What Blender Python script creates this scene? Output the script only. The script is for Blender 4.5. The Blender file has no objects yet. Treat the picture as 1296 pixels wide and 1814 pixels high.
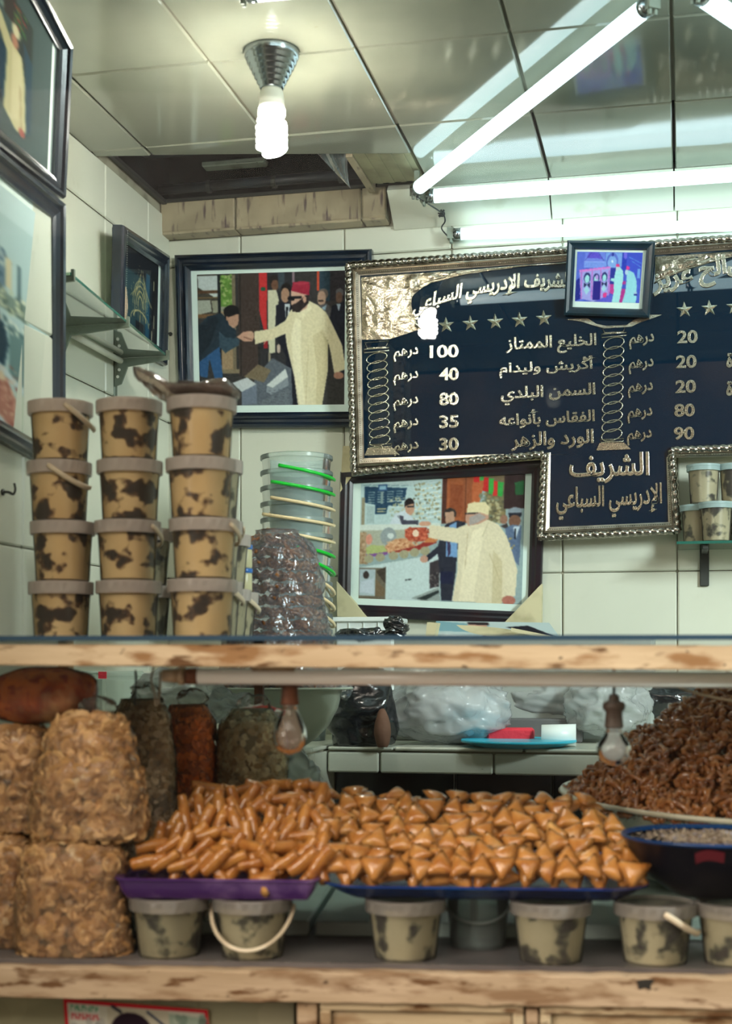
import bpy, math, random, os
import numpy as np
from mathutils import Vector, Matrix, noise as mnoise, Quaternion
random.seed(7); R_ = random.Random(11)
SC = bpy.context.scene; COL = SC.collection
pi = math.pi

# ------------------------------------------------------------------ camera
ZC = 1.5; F = 2520.0; YAW = math.radians(12.6)
cd = bpy.data.cameras.new('camera'); cam = bpy.data.objects.new('camera', cd); COL.objects.link(cam)
cam.location = (0, 0, ZC); cam.rotation_euler = (pi/2, 0, YAW)
cd.sensor_fit = 'VERTICAL'; cd.sensor_height = 36.0; cd.sensor_width = 36.0*1296/1814
cd.lens = 36.0*F/1814; cd.shift_y = 277/1814.0
cd.clip_start = .05; cd.clip_end = 60
cd.dof.use_dof = True; cd.dof.focus_distance = 3.75; cd.dof.aperture_fstop = 4.0
SC.camera = cam
# ------------------------------------------------------------------ world, light, exposure
w = bpy.data.worlds.new('street'); SC.world = w; w.use_nodes = True
w.node_tree.nodes['Background'].inputs[0].default_value = (1.0, .90, .78, 1)
w.node_tree.nodes['Background'].inputs[1].default_value = 1.2
SC.view_settings.view_transform = 'Standard'; SC.view_settings.look = 'None'
SC.view_settings.gamma = 1; SC.view_settings.use_curve_mapping = False
SC.view_settings.exposure = 1.0
def area(name, loc, rot, sx, sy, power, col, spread=180):
    l = bpy.data.lights.new(name, 'AREA'); l.shape = 'RECTANGLE'; l.size = sx; l.size_y = sy; l.energy = power; l.spread = math.radians(spread); l.color = col
    o = bpy.data.objects.new(name, l); o.location = loc; o.rotation_euler = rot; COL.objects.link(o); return o
# daylight coming in off the alley, above and behind the camera
area('alley_daylight', (-.5, -1.6, 3.9), (math.radians(52), 0, math.radians(2)), 2.6, 1.4, 26, (1.0, .88, .74))
def aim(loc, tgt): return (Vector(tgt)-Vector(loc)).to_track_quat('-Z', 'Y').to_euler()
area('alley_fill_left', (-3.0, -1.5, 2.3), aim((-3.0,-1.5,2.3), (-.1,2.6,1.2)), 1.6, 1.4, 58, (1.0, .90, .78))  # unseen fill added low at left so light gets under the rail
# unseen fill light added right of the frame to brighten the back wall
area('fill_light_right', (1.75, 1.6, 2.55), aim((1.75,1.6,2.55), (-.1,3.8,1.6)), .5, .9, 24, (.84, 1.0, 1.0), 110)
TUBE_E = 1.55; CFL_E = 95

# ------------------------------------------------------------------ projection helpers (a pixel of the photo and a depth give a place)
fv = Vector((-math.sin(YAW), math.cos(YAW), 0)); rv = Vector((math.cos(YAW), math.sin(YAW), 0)); UP = Vector((0, 0, 1))
CAM = Vector((0, 0, ZC))
def ray(px, py): return fv + rv*((px-648)/F) + UP*((1184-py)/F)
def at(px, py, t): return CAM + ray(px, py)*t
def onY(px, py, Y): d = ray(px, py); return CAM + d*(Y/d.y)
def onX(px, py, X): d = ray(px, py); return CAM + d*(X/d.x)
def onZ(px, py, z): d = ray(px, py); return CAM + d*(z/d.z)
CA = math.radians(8.4)
cu = Vector((math.cos(CA), math.sin(CA), 0)); cv = Vector((-math.sin(CA), math.cos(CA), 0))
def Cw(u, v, z): return CAM + cu*u + cv*v + UP*z
def Cv(px, py, v): d = ray(px, py); return CAM + d*(v/d.dot(cv))
def Cz(px, v, z): p = Cv(px, 1184, v); p.z = ZC + z; return p
def Wd(x, y, z): return Vector((x, y, z+ZC))

# ------------------------------------------------------------------ mesh helpers
MW = {}
class MB:
    def __init__(s): s.v = []; s.f = []; s.m = []
    def add(s, vs, fs, mi=0):
        b = len(s.v); s.v += [tuple(v) for v in vs]; s.f += [tuple(i+b for i in f) for f in fs]; s.m += [mi]*len(fs); return s
def obj(name, mb, mat, parent=None, smooth=False, world=True, label=None, kind=None):
    me = bpy.data.meshes.new(name)
    vs = mb.v
    if parent is not None and world:
        inv = MW[parent.name].inverted(); vs = [tuple(inv @ Vector(v)) for v in vs]
    me.from_pydata(vs, [], mb.f)
    mats = mat if isinstance(mat, (list, tuple)) else [mat]
    for m in mats: me.materials.append(m)
    if len(mats) > 1: me.polygons.foreach_set('material_index', mb.m)
    if smooth: me.polygons.foreach_set('use_smooth', [True]*len(me.polygons))
    me.update()
    o = bpy.data.objects.new(name, me); COL.objects.link(o)
    if parent is not None: o.parent = parent; MW[o.name] = MW[parent.name]
    else: MW[o.name] = Matrix.Identity(4)
    if label: o['label'] = label
    if kind: o['kind'] = kind
    return o
def smooth_angle(o, ang=40):
    me = o.data; me.polygons.foreach_set('use_smooth', [True]*len(me.polygons))
    try: me.set_sharp_from_angle(angle=math.radians(ang))
    except Exception: pass
    return o
def thing(name, label, cat, loc=(0, 0, 0), rz=0.0, group=None, rot=None):
    o = bpy.data.objects.new(name, None); o.empty_display_size = .05; COL.objects.link(o)
    o.location = loc; o.rotation_euler = rot if rot is not None else (0, 0, rz)
    o['label'] = label; o['category'] = cat
    if group: o['group'] = group
    MW[o.name] = Matrix.Translation(Vector(loc)) @ o.rotation_euler.to_matrix().to_4x4()
    return o
def tag(o, label, cat, group=None, kind=None):
    o['label'] = label; o['category'] = cat
    if group: o['group'] = group
    if kind: o['kind'] = kind
    return o
def struct(name, mb=None, mat=None, smooth=False):
    if mb is None:
        o = bpy.data.objects.new(name, None); COL.objects.link(o); MW[o.name] = Matrix.Identity(4)
    else: o = obj(name, mb, mat, None, smooth)
    o['kind'] = 'structure'; return o
def dup(root, loc, rot, label=None, group=None, scale=None):
    r = root.copy(); COL.objects.link(r); r.location = loc; r.rotation_euler = rot if not isinstance(rot, (int, float)) else (0, 0, rot)
    if label: r['label'] = label
    if group: r['group'] = group
    if scale: r.scale = (scale,)*3 if isinstance(scale, (int, float)) else scale
    for ch in [c for c in root.children]:
        c = ch.copy(); COL.objects.link(c); c.parent = r
        for g in list(ch.children):
            d = g.copy(); COL.objects.link(d); d.parent = c
    MW[r.name] = Matrix.Translation(Vector(loc)) @ r.rotation_euler.to_matrix().to_4x4()
    return r
BF = [(0,1,2,3), (7,6,5,4), (0,4,5,1), (1,5,6,2), (2,6,7,3), (3,7,4,0)]
def hexa(mb, p, mi=0):
    """p: 4 front points then the 4 matching back points"""
    return mb.add(p, [(3,2,1,0), (4,5,6,7), (0,1,5,4), (1,2,6,5), (2,3,7,6), (3,0,4,7)], mi)
def boxm(mb, lo, hi, fn=None, mi=0):
    x0, y0, z0 = lo; x1, y1, z1 = hi
    p = [(x0,y0,z0), (x1,y0,z0), (x1,y0,z1), (x0,y0,z1), (x0,y1,z0), (x1,y1,z0), (x1,y1,z1), (x0,y1,z1)]
    if fn: p = [fn(*q) for q in p]
    return mb.add(p, [(0,1,2,3), (5,4,7,6), (4,0,3,7), (1,5,6,2), (3,2,6,7), (4,5,1,0)], mi)
def chbox(mb, lo, hi, c=.003, fn=None, mi=0):
    """box with chamfered edges"""
    x0, y0, z0 = lo; x1, y1, z1 = hi
    c = min(c, (x1-x0)*.45, (y1-y0)*.45, (z1-z0)*.45)
    vs = []; idx = {}
    for i, X in enumerate((x0, x1)):
        for j, Y in enumerate((y0, y1)):
            for k, Z in enumerate((z0, z1)):
                sx, sy, sz = (c if i == 0 else -c), (c if j == 0 else -c), (c if k == 0 else -c)
                idx[i,j,k] = len(vs); vs += [(X, Y+sy, Z+sz), (X+sx, Y, Z+sz), (X+sx, Y+sy, Z)]
    g = lambda i, j, k, a: idx[i,j,k]+a
    fs = []
    for i in (0, 1):
        q = [g(i,0,0,0), g(i,1,0,0), g(i,1,1,0), g(i,0,1,0)]; fs.append(tuple(q if i == 1 else q[::-1]))
        q = [g(0,i,0,1), g(0,i,1,1), g(1,i,1,1), g(1,i,0,1)]; fs.append(tuple(q if i == 1 else q[::-1]))
        q = [g(0,0,i,2), g(1,0,i,2), g(1,1,i,2), g(0,1,i,2)]; fs.append(tuple(q if i == 1 else q[::-1]))
    for i in (0, 1):
        for j in (0, 1):
            fs.append((g(i,j,0,0), g(i,j,0,1), g(i,j,1,1), g(i,j,1,0)))
            fs.append((g(i,0,j,0), g(i,0,j,2), g(i,1,j,2), g(i,1,j,0)))
            fs.append((g(0,i,j,1), g(0,i,j,2), g(1,i,j,2), g(1,i,j,1)))
            for k in (0, 1): fs.append((g(i,j,k,0), g(i,j,k,1), g(i,j,k,2)))
    if fn: vs = [fn(*v) for v in vs]
    return mb.add(vs, fs, mi)
def lathe(mb, prof, n=32, org=(0,0,0), mod=None, axis=None, mi=0, sx=1, sy=1):
    """prof: (r, z) list; mod(angle, k) scales the radius"""
    vs = []; fs = []; O = Vector(org)
    Q = Vector((0,0,1)).rotation_difference(Vector(axis)) if axis is not None else None
    for k, (r, z) in enumerate(prof):
        for i in range(n):
            a = 2*pi*i/n; rr = r*(mod(a, k) if mod else 1)
            p = Vector((rr*math.cos(a)*sx, rr*math.sin(a)*sy, z))
            if Q: p = Q @ p
            vs.append(p+O)
    for k in range(len(prof)-1):
        for i in range(n):
            j = (i+1) % n; fs.append((k*n+i, k*n+j, (k+1)*n+j, (k+1)*n+i))
    if prof[0][0] > 1e-6: fs.append(tuple(range(n-1, -1, -1)))
    if prof[-1][0] > 1e-6: fs.append(tuple((len(prof)-1)*n+i for i in range(n)))
    return mb.add(vs, fs, mi)
def tube(mb, pts, rad, n=8, mi=0, flat=1.0, closed=False):
    pts = [Vector(p) for p in pts]; m = len(pts)
    rads = rad if isinstance(rad, (list, tuple)) else [rad]*m
    vs = []; fs = []; up = None
    for i, p in enumerate(pts):
        if closed: d = (pts[(i+1) % m]-pts[i-1]).normalized()
        else: d = (pts[min(i+1, m-1)]-pts[max(i-1, 0)]).normalized()
        if up is None:
            up = Vector((0,0,1)) if abs(d.z) < .9 else Vector((1,0,0))
        up = (up - d*up.dot(d)).normalized(); sd = d.cross(up)
        for k in range(n):
            a = 2*pi*k/n; vs.append(p + up*(math.cos(a)*rads[i]) + sd*(math.sin(a)*rads[i]*flat))
    for i in range(m if closed else m-1):
        i2 = (i+1) % m
        for k in range(n):
            k2 = (k+1) % n; fs.append((i*n+k, i*n+k2, i2*n+k2, i2*n+k))
    if not closed: fs.append(tuple(range(n-1, -1, -1))); fs.append(tuple((m-1)*n+k for k in range(n)))
    return mb.add(vs, fs, mi)
def bez(p, n=16):
    """catmull-rom through the points"""
    p = [Vector(q) for q in p]; out = []
    P = [p[0]*2-p[1]] + p + [p[-1]*2-p[-2]]
    for i in range(1, len(P)-2):
        for k in range(n):
            t = k/n; a, b, c, d = P[i-1], P[i], P[i+1], P[i+2]
            out.append(.5*((2*b)+(c-a)*t+(2*a-5*b+4*c-d)*t*t+(3*b-a-3*c+d)*t**3))
    out.append(p[-1]); return out
def nz(p, s, k=0.0): return mnoise.noise(Vector(p)*s + Vector((k, k*1.7, -k)))
def blob(mb, c, rad, seed=0, amp=.25, scale=9, nu=40, nv=26, flatz=None, ridge=True, power=1.0, pinch=None, mi=0):
    """a crumpled lump: a sphere whose surface is pushed in and out along ridges"""
    c = Vector(c); vs = []; fs = []
    for j in range(nv+1):
        th = pi*j/nv
        for i in range(nu):
            ph = 2*pi*i/nu
            s = math.sin(th); d = Vector((math.copysign(abs(s*math.cos(ph))**power, s*math.cos(ph)), math.copysign(abs(s*math.sin(ph))**power, s*math.sin(ph)), math.copysign(abs(math.cos(th))**power, math.cos(th))))
            p = Vector((d.x*rad[0], d.y*rad[1], d.z*rad[2]))
            n1 = nz(p, scale, seed); n2 = nz(p, scale*2.7, seed+5)
            if ridge:
                w_ = Vector((p.x+.02*nz(p, 20, 9), p.y, p.z+.02*nz(p, 20, 3)))
                n1 = .6-abs(nz((w_.x*.6+w_.z*.5, w_.y, w_.z*1.3-w_.x*.4), scale, seed))*2.4; n2 = .6-abs(nz((w_.x*.5-w_.z*.7, w_.y, w_.z*1.2+w_.x*.6), scale*2.6, seed+5))*2.4
            k = 1+amp*(n1+.45*n2)
            q = p*k
            if pinch and d.z > pinch[0]: t_ = (d.z-pinch[0])/(1-pinch[0]); q.x *= 1-.75*t_; q.y *= 1-.75*t_; q.z += pinch[1]*t_
            q = q+c
            if flatz is not None and q.z < flatz: q.z = flatz+.0005*nz(p, 40)
            vs.append(q)
    for j in range(nv):
        for i in range(nu):
            i2 = (i+1) % nu; fs.append((j*nu+i, (j+1)*nu+i, (j+1)*nu+i2, j*nu+i2))
    return mb.add(vs, fs, mi)

# ------------------------------------------------------------------ materials
def lin(c):
    return tuple((x/12.92 if x <= .04045 else ((x+.055)/1.055)**2.4) for x in c)
def srgb(r, g, b): return lin((r/255, g/255, b/255))
MATS = {}
def mat(name, base=(.5,.5,.5), rough=.5, metal=0.0, spec=.5, mixc=None, bump=None, coat=0.0, emit=None, trans=0.0, alpha=1.0, sub=0.0, rnd=False, layers=(), rvar=None):
    """mixc/layers: (colour, scale, lo, hi[, stretch, detail]) noise blends into the base colour"""
    if name in MATS: return MATS[name]
    m = bpy.data.materials.new(name); m.use_nodes = True; nt = m.node_tree; N = nt.nodes; L = nt.links
    b = N['Principled BSDF']
    b.inputs['Roughness'].default_value = rough; b.inputs['Metallic'].default_value = metal
    b.inputs['Specular IOR Level'].default_value = spec; b.inputs['Coat Weight'].default_value = coat; b.inputs['Coat Roughness'].default_value = .08
    b.inputs['Transmission Weight'].default_value = trans; b.inputs['Alpha'].default_value = alpha
    if sub: b.inputs['Subsurface Weight'].default_value = sub; b.inputs['Subsurface Radius'].default_value = (.02, .012, .006); b.inputs['Subsurface Scale'].default_value = .5
    b.inputs['Base Color'].default_value = (*base, 1)
    ls = list(layers)
    if mixc: ls = [mixc]+ls
    tc = N.new('ShaderNodeTexCoord'); co = tc.outputs['Object']
    if rnd:
        oi = N.new('ShaderNodeObjectInfo'); ml = N.new('ShaderNodeMath'); ml.operation = 'MULTIPLY'; ml.inputs[1].default_value = 37.0
        L.new(oi.outputs['Random'], ml.inputs[0])
        va = N.new('ShaderNodeVectorMath'); va.operation = 'ADD'; L.new(co, va.inputs[0]); L.new(ml.outputs[0], va.inputs[1]); co = va.outputs[0]
    cur = None
    for l in ls:
        col, sc, lo, hi = l[:4]; st = l[4] if len(l) > 4 else (1,1,1); det = l[5] if len(l) > 5 else 5
        mp = N.new('ShaderNodeMapping'); mp.inputs['Scale'].default_value = st; L.new(co, mp.inputs[0])
        t = N.new('ShaderNodeTexNoise'); t.inputs['Scale'].default_value = sc; t.inputs['Detail'].default_value = det; L.new(mp.outputs[0], t.inputs['Vector'])
        r = N.new('ShaderNodeMapRange'); r.inputs['From Min'].default_value = lo; r.inputs['From Max'].default_value = hi; L.new(t.outputs['Fac'], r.inputs['Value'])
        mx = N.new('ShaderNodeMix'); mx.data_type = 'RGBA'; L.new(r.outputs['Result'], mx.inputs['Factor'])
        if cur is None: mx.inputs['A'].default_value = (*base, 1)
        else: L.new(cur, mx.inputs['A'])
        mx.inputs['B'].default_value = (*col, 1); cur = mx.outputs['Result']
    if cur is not None: L.new(cur, b.inputs['Base Color'])
    if rvar:
        t = N.new('ShaderNodeTexNoise'); t.inputs['Scale'].default_value = rvar[0]; L.new(co, t.inputs['Vector'])
        r = N.new('ShaderNodeMapRange'); r.inputs['From Min'].default_value = .3; r.inputs['From Max'].default_value = .7; r.inputs['To Min'].default_value = rvar[1]; r.inputs['To Max'].default_value = rvar[2]
        L.new(t.outputs['Fac'], r.inputs['Value']); L.new(r.outputs['Result'], b.inputs['Roughness'])
    if bump:
        t = N.new('ShaderNodeTexNoise'); t.inputs['Scale'].default_value = bump[0]; t.inputs['Detail'].default_value = 4
        if len(bump) > 2:
            mp = N.new('ShaderNodeMapping'); mp.inputs['Scale'].default_value = bump[2]; L.new(co, mp.inputs[0]); L.new(mp.outputs[0], t.inputs['Vector'])
        else: L.new(co, t.inputs['Vector'])
        bp = N.new('ShaderNodeBump'); bp.inputs['Strength'].default_value = bump[1]; bp.inputs['Distance'].default_value = .004
        L.new(t.outputs['Fac'], bp.inputs['Height']); L.new(bp.outputs[0], b.inputs['Normal'])
    if emit: b.inputs['Emission Color'].default_value = (*emit[0], 1); b.inputs['Emission Strength'].default_value = emit[1]
    MATS[name] = m; return m
def film(name, tint=(1,1,1), haze=.12, gloss=.25, bump=(30, .8), rough=.12, hcol=(.9,.93,.93), metal=False):
    """clear or milky plastic / glass: see-through, some haze, a Fresnel sheen"""
    if name in MATS: return MATS[name]
    m = bpy.data.materials.new(name); m.use_nodes = True; nt = m.node_tree; N = nt.nodes; L = nt.links
    for n in list(N):
        if n.type != 'OUTPUT_MATERIAL': N.remove(n)
    out = [n for n in N if n.type == 'OUTPUT_MATERIAL'][0]
    tr = N.new('ShaderNodeBsdfTransparent'); tr.inputs[0].default_value = (*tint, 1)
    df = N.new('ShaderNodeBsdfDiffuse'); df.inputs[0].default_value = (*hcol, 1)
    tl = N.new('ShaderNodeBsdfTranslucent'); tl.inputs[0].default_value = (*hcol, 1)
    ad = N.new('ShaderNodeMixShader'); ad.inputs[0].default_value = .4; L.new(df.outputs[0], ad.inputs[1]); L.new(tl.outputs[0], ad.inputs[2])
    m1 = N.new('ShaderNodeMixShader'); m1.inputs[0].default_value = haze; L.new(tr.outputs[0], m1.inputs[1]); L.new(ad.outputs[0], m1.inputs[2])
    gl = N.new('ShaderNodeBsdfGlossy'); gl.inputs['Roughness'].default_value = rough
    fr = N.new('ShaderNodeLayerWeight'); fr.inputs['Blend'].default_value = gloss
    m2 = N.new('ShaderNodeMixShader'); L.new(m1.outputs[0], m2.inputs[1]); L.new(gl.outputs[0], m2.inputs[2])
    if bump:
        tc = N.new('ShaderNodeTexCoord'); t = N.new('ShaderNodeTexNoise'); t.inputs['Scale'].default_value = bump[0]; t.inputs['Detail'].default_value = 3; t.inputs['Distortion'].default_value = 1.2
        L.new(tc.outputs['Object'], t.inputs['Vector'])
        bp = N.new('ShaderNodeBump'); bp.inputs['Strength'].default_value = bump[1]; bp.inputs['Distance'].default_value = .01
        L.new(t.outputs['Fac'], bp.inputs['Height']); L.new(bp.outputs[0], gl.inputs['Normal']); L.new(bp.outputs[0], fr.inputs['Normal'])
    L.new(fr.outputs['Fresnel'], m2.inputs[0]); L.new(m2.outputs[0], out.inputs[0])
    MATS[name] = m; return m
tileM = mat('glazed_wall_tile', srgb(208,210,194), .28, mixc=(srgb(202,204,188), 5, .35, .75), layers=[(srgb(158,156,128), 9, .62, .85), (srgb(120,112,84), 60, .74, .80)], bump=(5, .06), spec=.45)
beamTileM = mat('aged_ledge_tile', srgb(176,162,134), .5, mixc=(srgb(140,128,104), 9, .4, .7), layers=[(srgb(96,80,78), 22, .56, .72, (3,1,.7))], bump=(40, .15))
groutM = mat('grey_grout', srgb(160,156,136), .9, mixc=(srgb(70,66,52), 9, .45, .7), bump=(60, .3))
ceilM = mat('glossy_ceiling_panel', srgb(140,142,126), .085, spec=.9, mixc=(srgb(116,120,106), 3, .35, .75), layers=[(srgb(120,112,90), 50, .74, .80)], bump=(3, .03))
jointM = mat('ceiling_joint', srgb(92,88,72), .8, bump=(60, .3))
voidM = mat('void_shade', (.010,.012,.012), 1.0, spec=.05, mixc=((.003,.003,.003), 8, .4, .6))  # near-black colour carries the shade inside the ceiling void
pipeM = mat('blue_black_metal', (.016,.026,.034), .45, metal=.2, mixc=((.008,.008,.008), 9, .4, .7))  # near-black blue metal with random darker blotches
blueWoodM = mat('blue_black_lacquer', srgb(18,34,52), .22, spec=.6, mixc=(srgb(10,18,28), 8, .4, .7), coat=.3)
blackWoodM = mat('plum_black_lacquer', srgb(26,22,32), .28, spec=.5, mixc=(srgb(40,18,26), 14, .45, .7, (1,8,1)), coat=.2)
tealWoodM = mat('teal_black_wood', srgb(10,46,62), .35, mixc=(srgb(6,26,36), 10, .4, .7))
matM = mat('picture_mat', srgb(222,238,230), .6)
goldM = mat('polished_gold_leaf', (.50,.44,.34), .27, metal=1.0, mixc=((.30,.25,.18), 26, .45, .7), bump=(90, .6))
goldTxtM = mat('gilded_lettering', (.66,.61,.48), .18, metal=1.0, bump=(300, .25))
silverM = mat('antique_silver_gilt', (.37,.34,.29), .24, metal=1.0, mixc=((.11,.095,.07), 60, .48, .7), bump=(120, .15))
moldM = mat('champagne_moulding', (.44,.39,.32), .3, metal=1.0, mixc=((.20,.17,.13), 30, .5, .75))
navyM = mat('navy_mirror_glass', (.0010,.013,.030), .015, spec=.9)
chromeM = mat('dull_chrome', (.32,.36,.38), .22, metal=1.0)
whiteEnM = mat('white_ceramic', srgb(225,225,212), .4)
darkMetM = mat('dark_metal', (.05,.055,.05), .5, metal=.6)
greyMetM = mat('galvanised_bracket', srgb(120,130,118), .5, metal=.3, mixc=(srgb(84,84,66), 20, .5, .7))
tubeM = mat('lit_fluorescent', (.9,.9,.9), .4, emit=((.64,.93,1.0), TUBE_E))
cflM = mat('lit_spiral_glass', (.9,.9,.9), .4, emit=((1.0,.97,.86), CFL_E))
offTubeM = mat('unlit_tube_glass', srgb(245,240,232), .25, mixc=(srgb(222,210,198), 5, .4, .7, (.3,1,1)))
def woodpaint(name, a, b_, c_, st=(1,1,9)): return mat(name, a, .75, mixc=(b_, 3.0, .35, .7, st), layers=[(c_, 26, .50, .62, (.35,1,1.4), 9), (srgb(104,72,44), 40, .57, .66, (.35,1,1.3), 9), (srgb(64,44,28), 60, .68, .74, (.6,1,1), 6)], bump=(60, .5, (.2,1,1.5)), spec=.25)
railM = woodpaint('peeling_cream_paint', srgb(210,184,150), srgb(190,162,128), srgb(150,110,72))
sillM = woodpaint('scuffed_beige_paint', srgb(186,160,132), srgb(166,140,110), srgb(136,106,78))
doorM = woodpaint('chalky_cupboard_paint', srgb(194,174,142), srgb(176,154,120), srgb(150,122,90), (1,1,2))
grooveM = mat('dark_groove', (.02,.015,.01), .9)
paneM = film('display_glass', (.985,.99,.985), haze=.002, gloss=.10, bump=None, rough=.02, hcol=(.8,.75,.7))
shelfGlassM = film('green_shelf_glass', (.60,.74,.64), haze=.22, gloss=.3, bump=None, rough=.05, hcol=(.35,.5,.4))
glassEdgeM = mat('green_glass_edge', (.02,.12,.09), .1, spec=.8)
picGlassM = film('picture_glass', (.97,.98,.98), haze=.012, gloss=.05, bump=None, rough=.02)
bagFilmM = film('clear_bag_film', (.98,.97,.95), haze=.05, gloss=.26, bump=(22, 1.0), rough=.12)
wrapM = film('cling_wrap', (.95,.95,.97), haze=.17, gloss=.40, bump=(15, 1.0), rough=.10, hcol=(.75,.8,.9))
brownFilmM = film('brown_tinted_wrap', (.85,.75,.68), haze=.32, gloss=.3, bump=(20, 1.0), rough=.15, hcol=(.45,.33,.28))
milkFilmM = film('milky_carrier_bag', (.9,.95,.95), haze=.5, gloss=.34, bump=(34, 1.0), rough=.18, hcol=(.84,.88,.87))
tubM = film('frosted_clear_tub', (.92,.97,.96), haze=.23, gloss=.22, bump=None, rough=.2, hcol=(.75,.86,.84))
shellM = film('clear_bucket_plastic', (.97,.95,.92), haze=.09, gloss=.16, bump=(12, .1), rough=.12, hcol=(.75,.68,.6))
lidM = film('milky_pink_lid', (.95,.88,.82), haze=.78, gloss=.25, bump=None, rough=.25, hcol=(.86,.76,.70))
lidLowM = film('clear_greyish_lid', (.95,.92,.88), haze=.42, gloss=.25, bump=None, rough=.25, hcol=(.70,.64,.58))
lidBlueM = film('pale_blue_lid', (.9,.97,1), haze=.8, gloss=.2, bump=None, rough=.3, hcol=(.55,.72,.72))
hanM = mat('cream_bucket_handle', srgb(214,196,168), .4)
greenHM = mat('green_handle', srgb(10,190,50), .35); creamHM = mat('cream_handle', srgb(226,204,160), .4)
creamC = mat('khlii_in_fat', srgb(238,214,164), .35, mixc=(srgb(216,184,130), 9, .35, .7), layers=[(srgb(104,72,42), 24, .505, .56, (1,1,1.1), 2.5), (srgb(34,22,15), 24, .545, .60, (1,1,1.1), 3)], rnd=True, spec=.4)
greenC = mat('khlii_in_pale_fat', srgb(176,170,142), .35, mixc=(srgb(150,146,120), 10, .35, .7), layers=[(srgb(84,86,68), 28, .50, .57, (1,1,1), 2.5), (srgb(28,27,23), 28, .555, .62, (1,1,1), 3)], rnd=True, spec=.4)
pastM = mat('honey_glazed_pastry', srgb(206,142,74), .26, mixc=(srgb(176,108,48), 45, .38, .68), layers=[(srgb(224,172,104), 22, .58, .78)], rnd=True, coat=.55, spec=.5, bump=(90, .25))
cigM = mat('honey_glazed_roll', srgb(202,138,68), .26, mixc=(srgb(168,100,42), 40, .36, .66), layers=[(srgb(220,150,72), 22, .58, .78)], rnd=True, coat=.6, bump=(80, .3))
chebM = mat('sesame_honey_ribbon', srgb(168,108,58), .22, mixc=(srgb(116,64,30), 60, .38, .62), layers=[(srgb(178,124,72), 110, .62, .72)], rnd=True, coat=.5, bump=(130, .5))
almM = mat('almond_flake', srgb(204,162,110), .55, mixc=(srgb(172,122,74), 60, .38, .6), layers=[(srgb(236,212,170), 45, .56, .70)], bump=(90, .2))
spiceM = mat('paprika_spice', srgb(230,124,50), .7, mixc=(srgb(166,62,20), 11, .4, .6), layers=[(srgb(160,56,18), 60, .50, .66), (srgb(240,180,120), 9, .56, .66)], bump=(60, .8))
orangeFlM = mat('orange_peel_piece', srgb(240,136,56), .5, mixc=(srgb(196,92,36), 30, .42, .66), bump=(70, .3))
seedM = mat('green_seed', srgb(226,222,188), .5, mixc=(srgb(190,188,156), 30, .38, .66), layers=[(srgb(186,172,122), 22, .58, .74)], bump=(70, .3))
greyFlM = mat('dark_dried_herb', srgb(196,174,140), .7, mixc=(srgb(140,122,98), 30, .4, .6), bump=(70, .3))
purpleM = mat('purple_wrapped_tray', srgb(74,40,104), .25, mixc=(srgb(132,100,156), 14, .5, .72), bump=(20, .5), coat=.3)  # lavender blotches put the wrap's sheen into the colour
blueTrayM = mat('blue_enamel_tray', srgb(16,62,128), .25, mixc=(srgb(30,30,84), 6, .4, .65), coat=.4)
blackBowlM = mat('black_enamel_bowl', (.004,.004,.008), .35, spec=.3)
blueRimM = mat('blue_enamel_rim', srgb(8,50,98), .3)
bowlM = mat('white_enamel_bowl', srgb(206,218,200), .3, mixc=(srgb(180,190,172), 4, .4, .7), coat=.2)
basinM = mat('cream_basin', srgb(206,200,180), .35, mixc=(srgb(176,164,134), 8, .45, .7), coat=.2)
blackBagM = mat('black_bin_bag', (.008,.010,.012), .18, spec=.8, bump=(28, 1.0), coat=.3)
blackTileM = mat('black_wall_tile', (.008,.011,.013), .12, spec=.6, mixc=((.03,.035,.035), 5, .5, .8))
shelfM = mat('dusty_grey_shelf', srgb(112,106,104), .45, mixc=(srgb(80,76,78), 6, .4, .7))
bluePlateM = mat('turquoise_plastic', srgb(50,196,226), .3)
redM = mat('red_sponge', srgb(220,50,66), .8, bump=(120, .5))
cardM = mat('cream_cardboard', srgb(206,196,158), .7, mixc=(srgb(170,160,124), 12, .5, .7), bump=(50, .2))
rustM = mat('rusty_brown_steel', srgb(112,62,34), .7, mixc=(srgb(58,34,22), 20, .4, .6))
paperM = mat('yellowed_newsprint', srgb(172,166,140), .8, mixc=(srgb(140,134,108), 5, .4, .7))
starchM = mat('opaque_white_plastic', srgb(228,236,232), .35)

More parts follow.
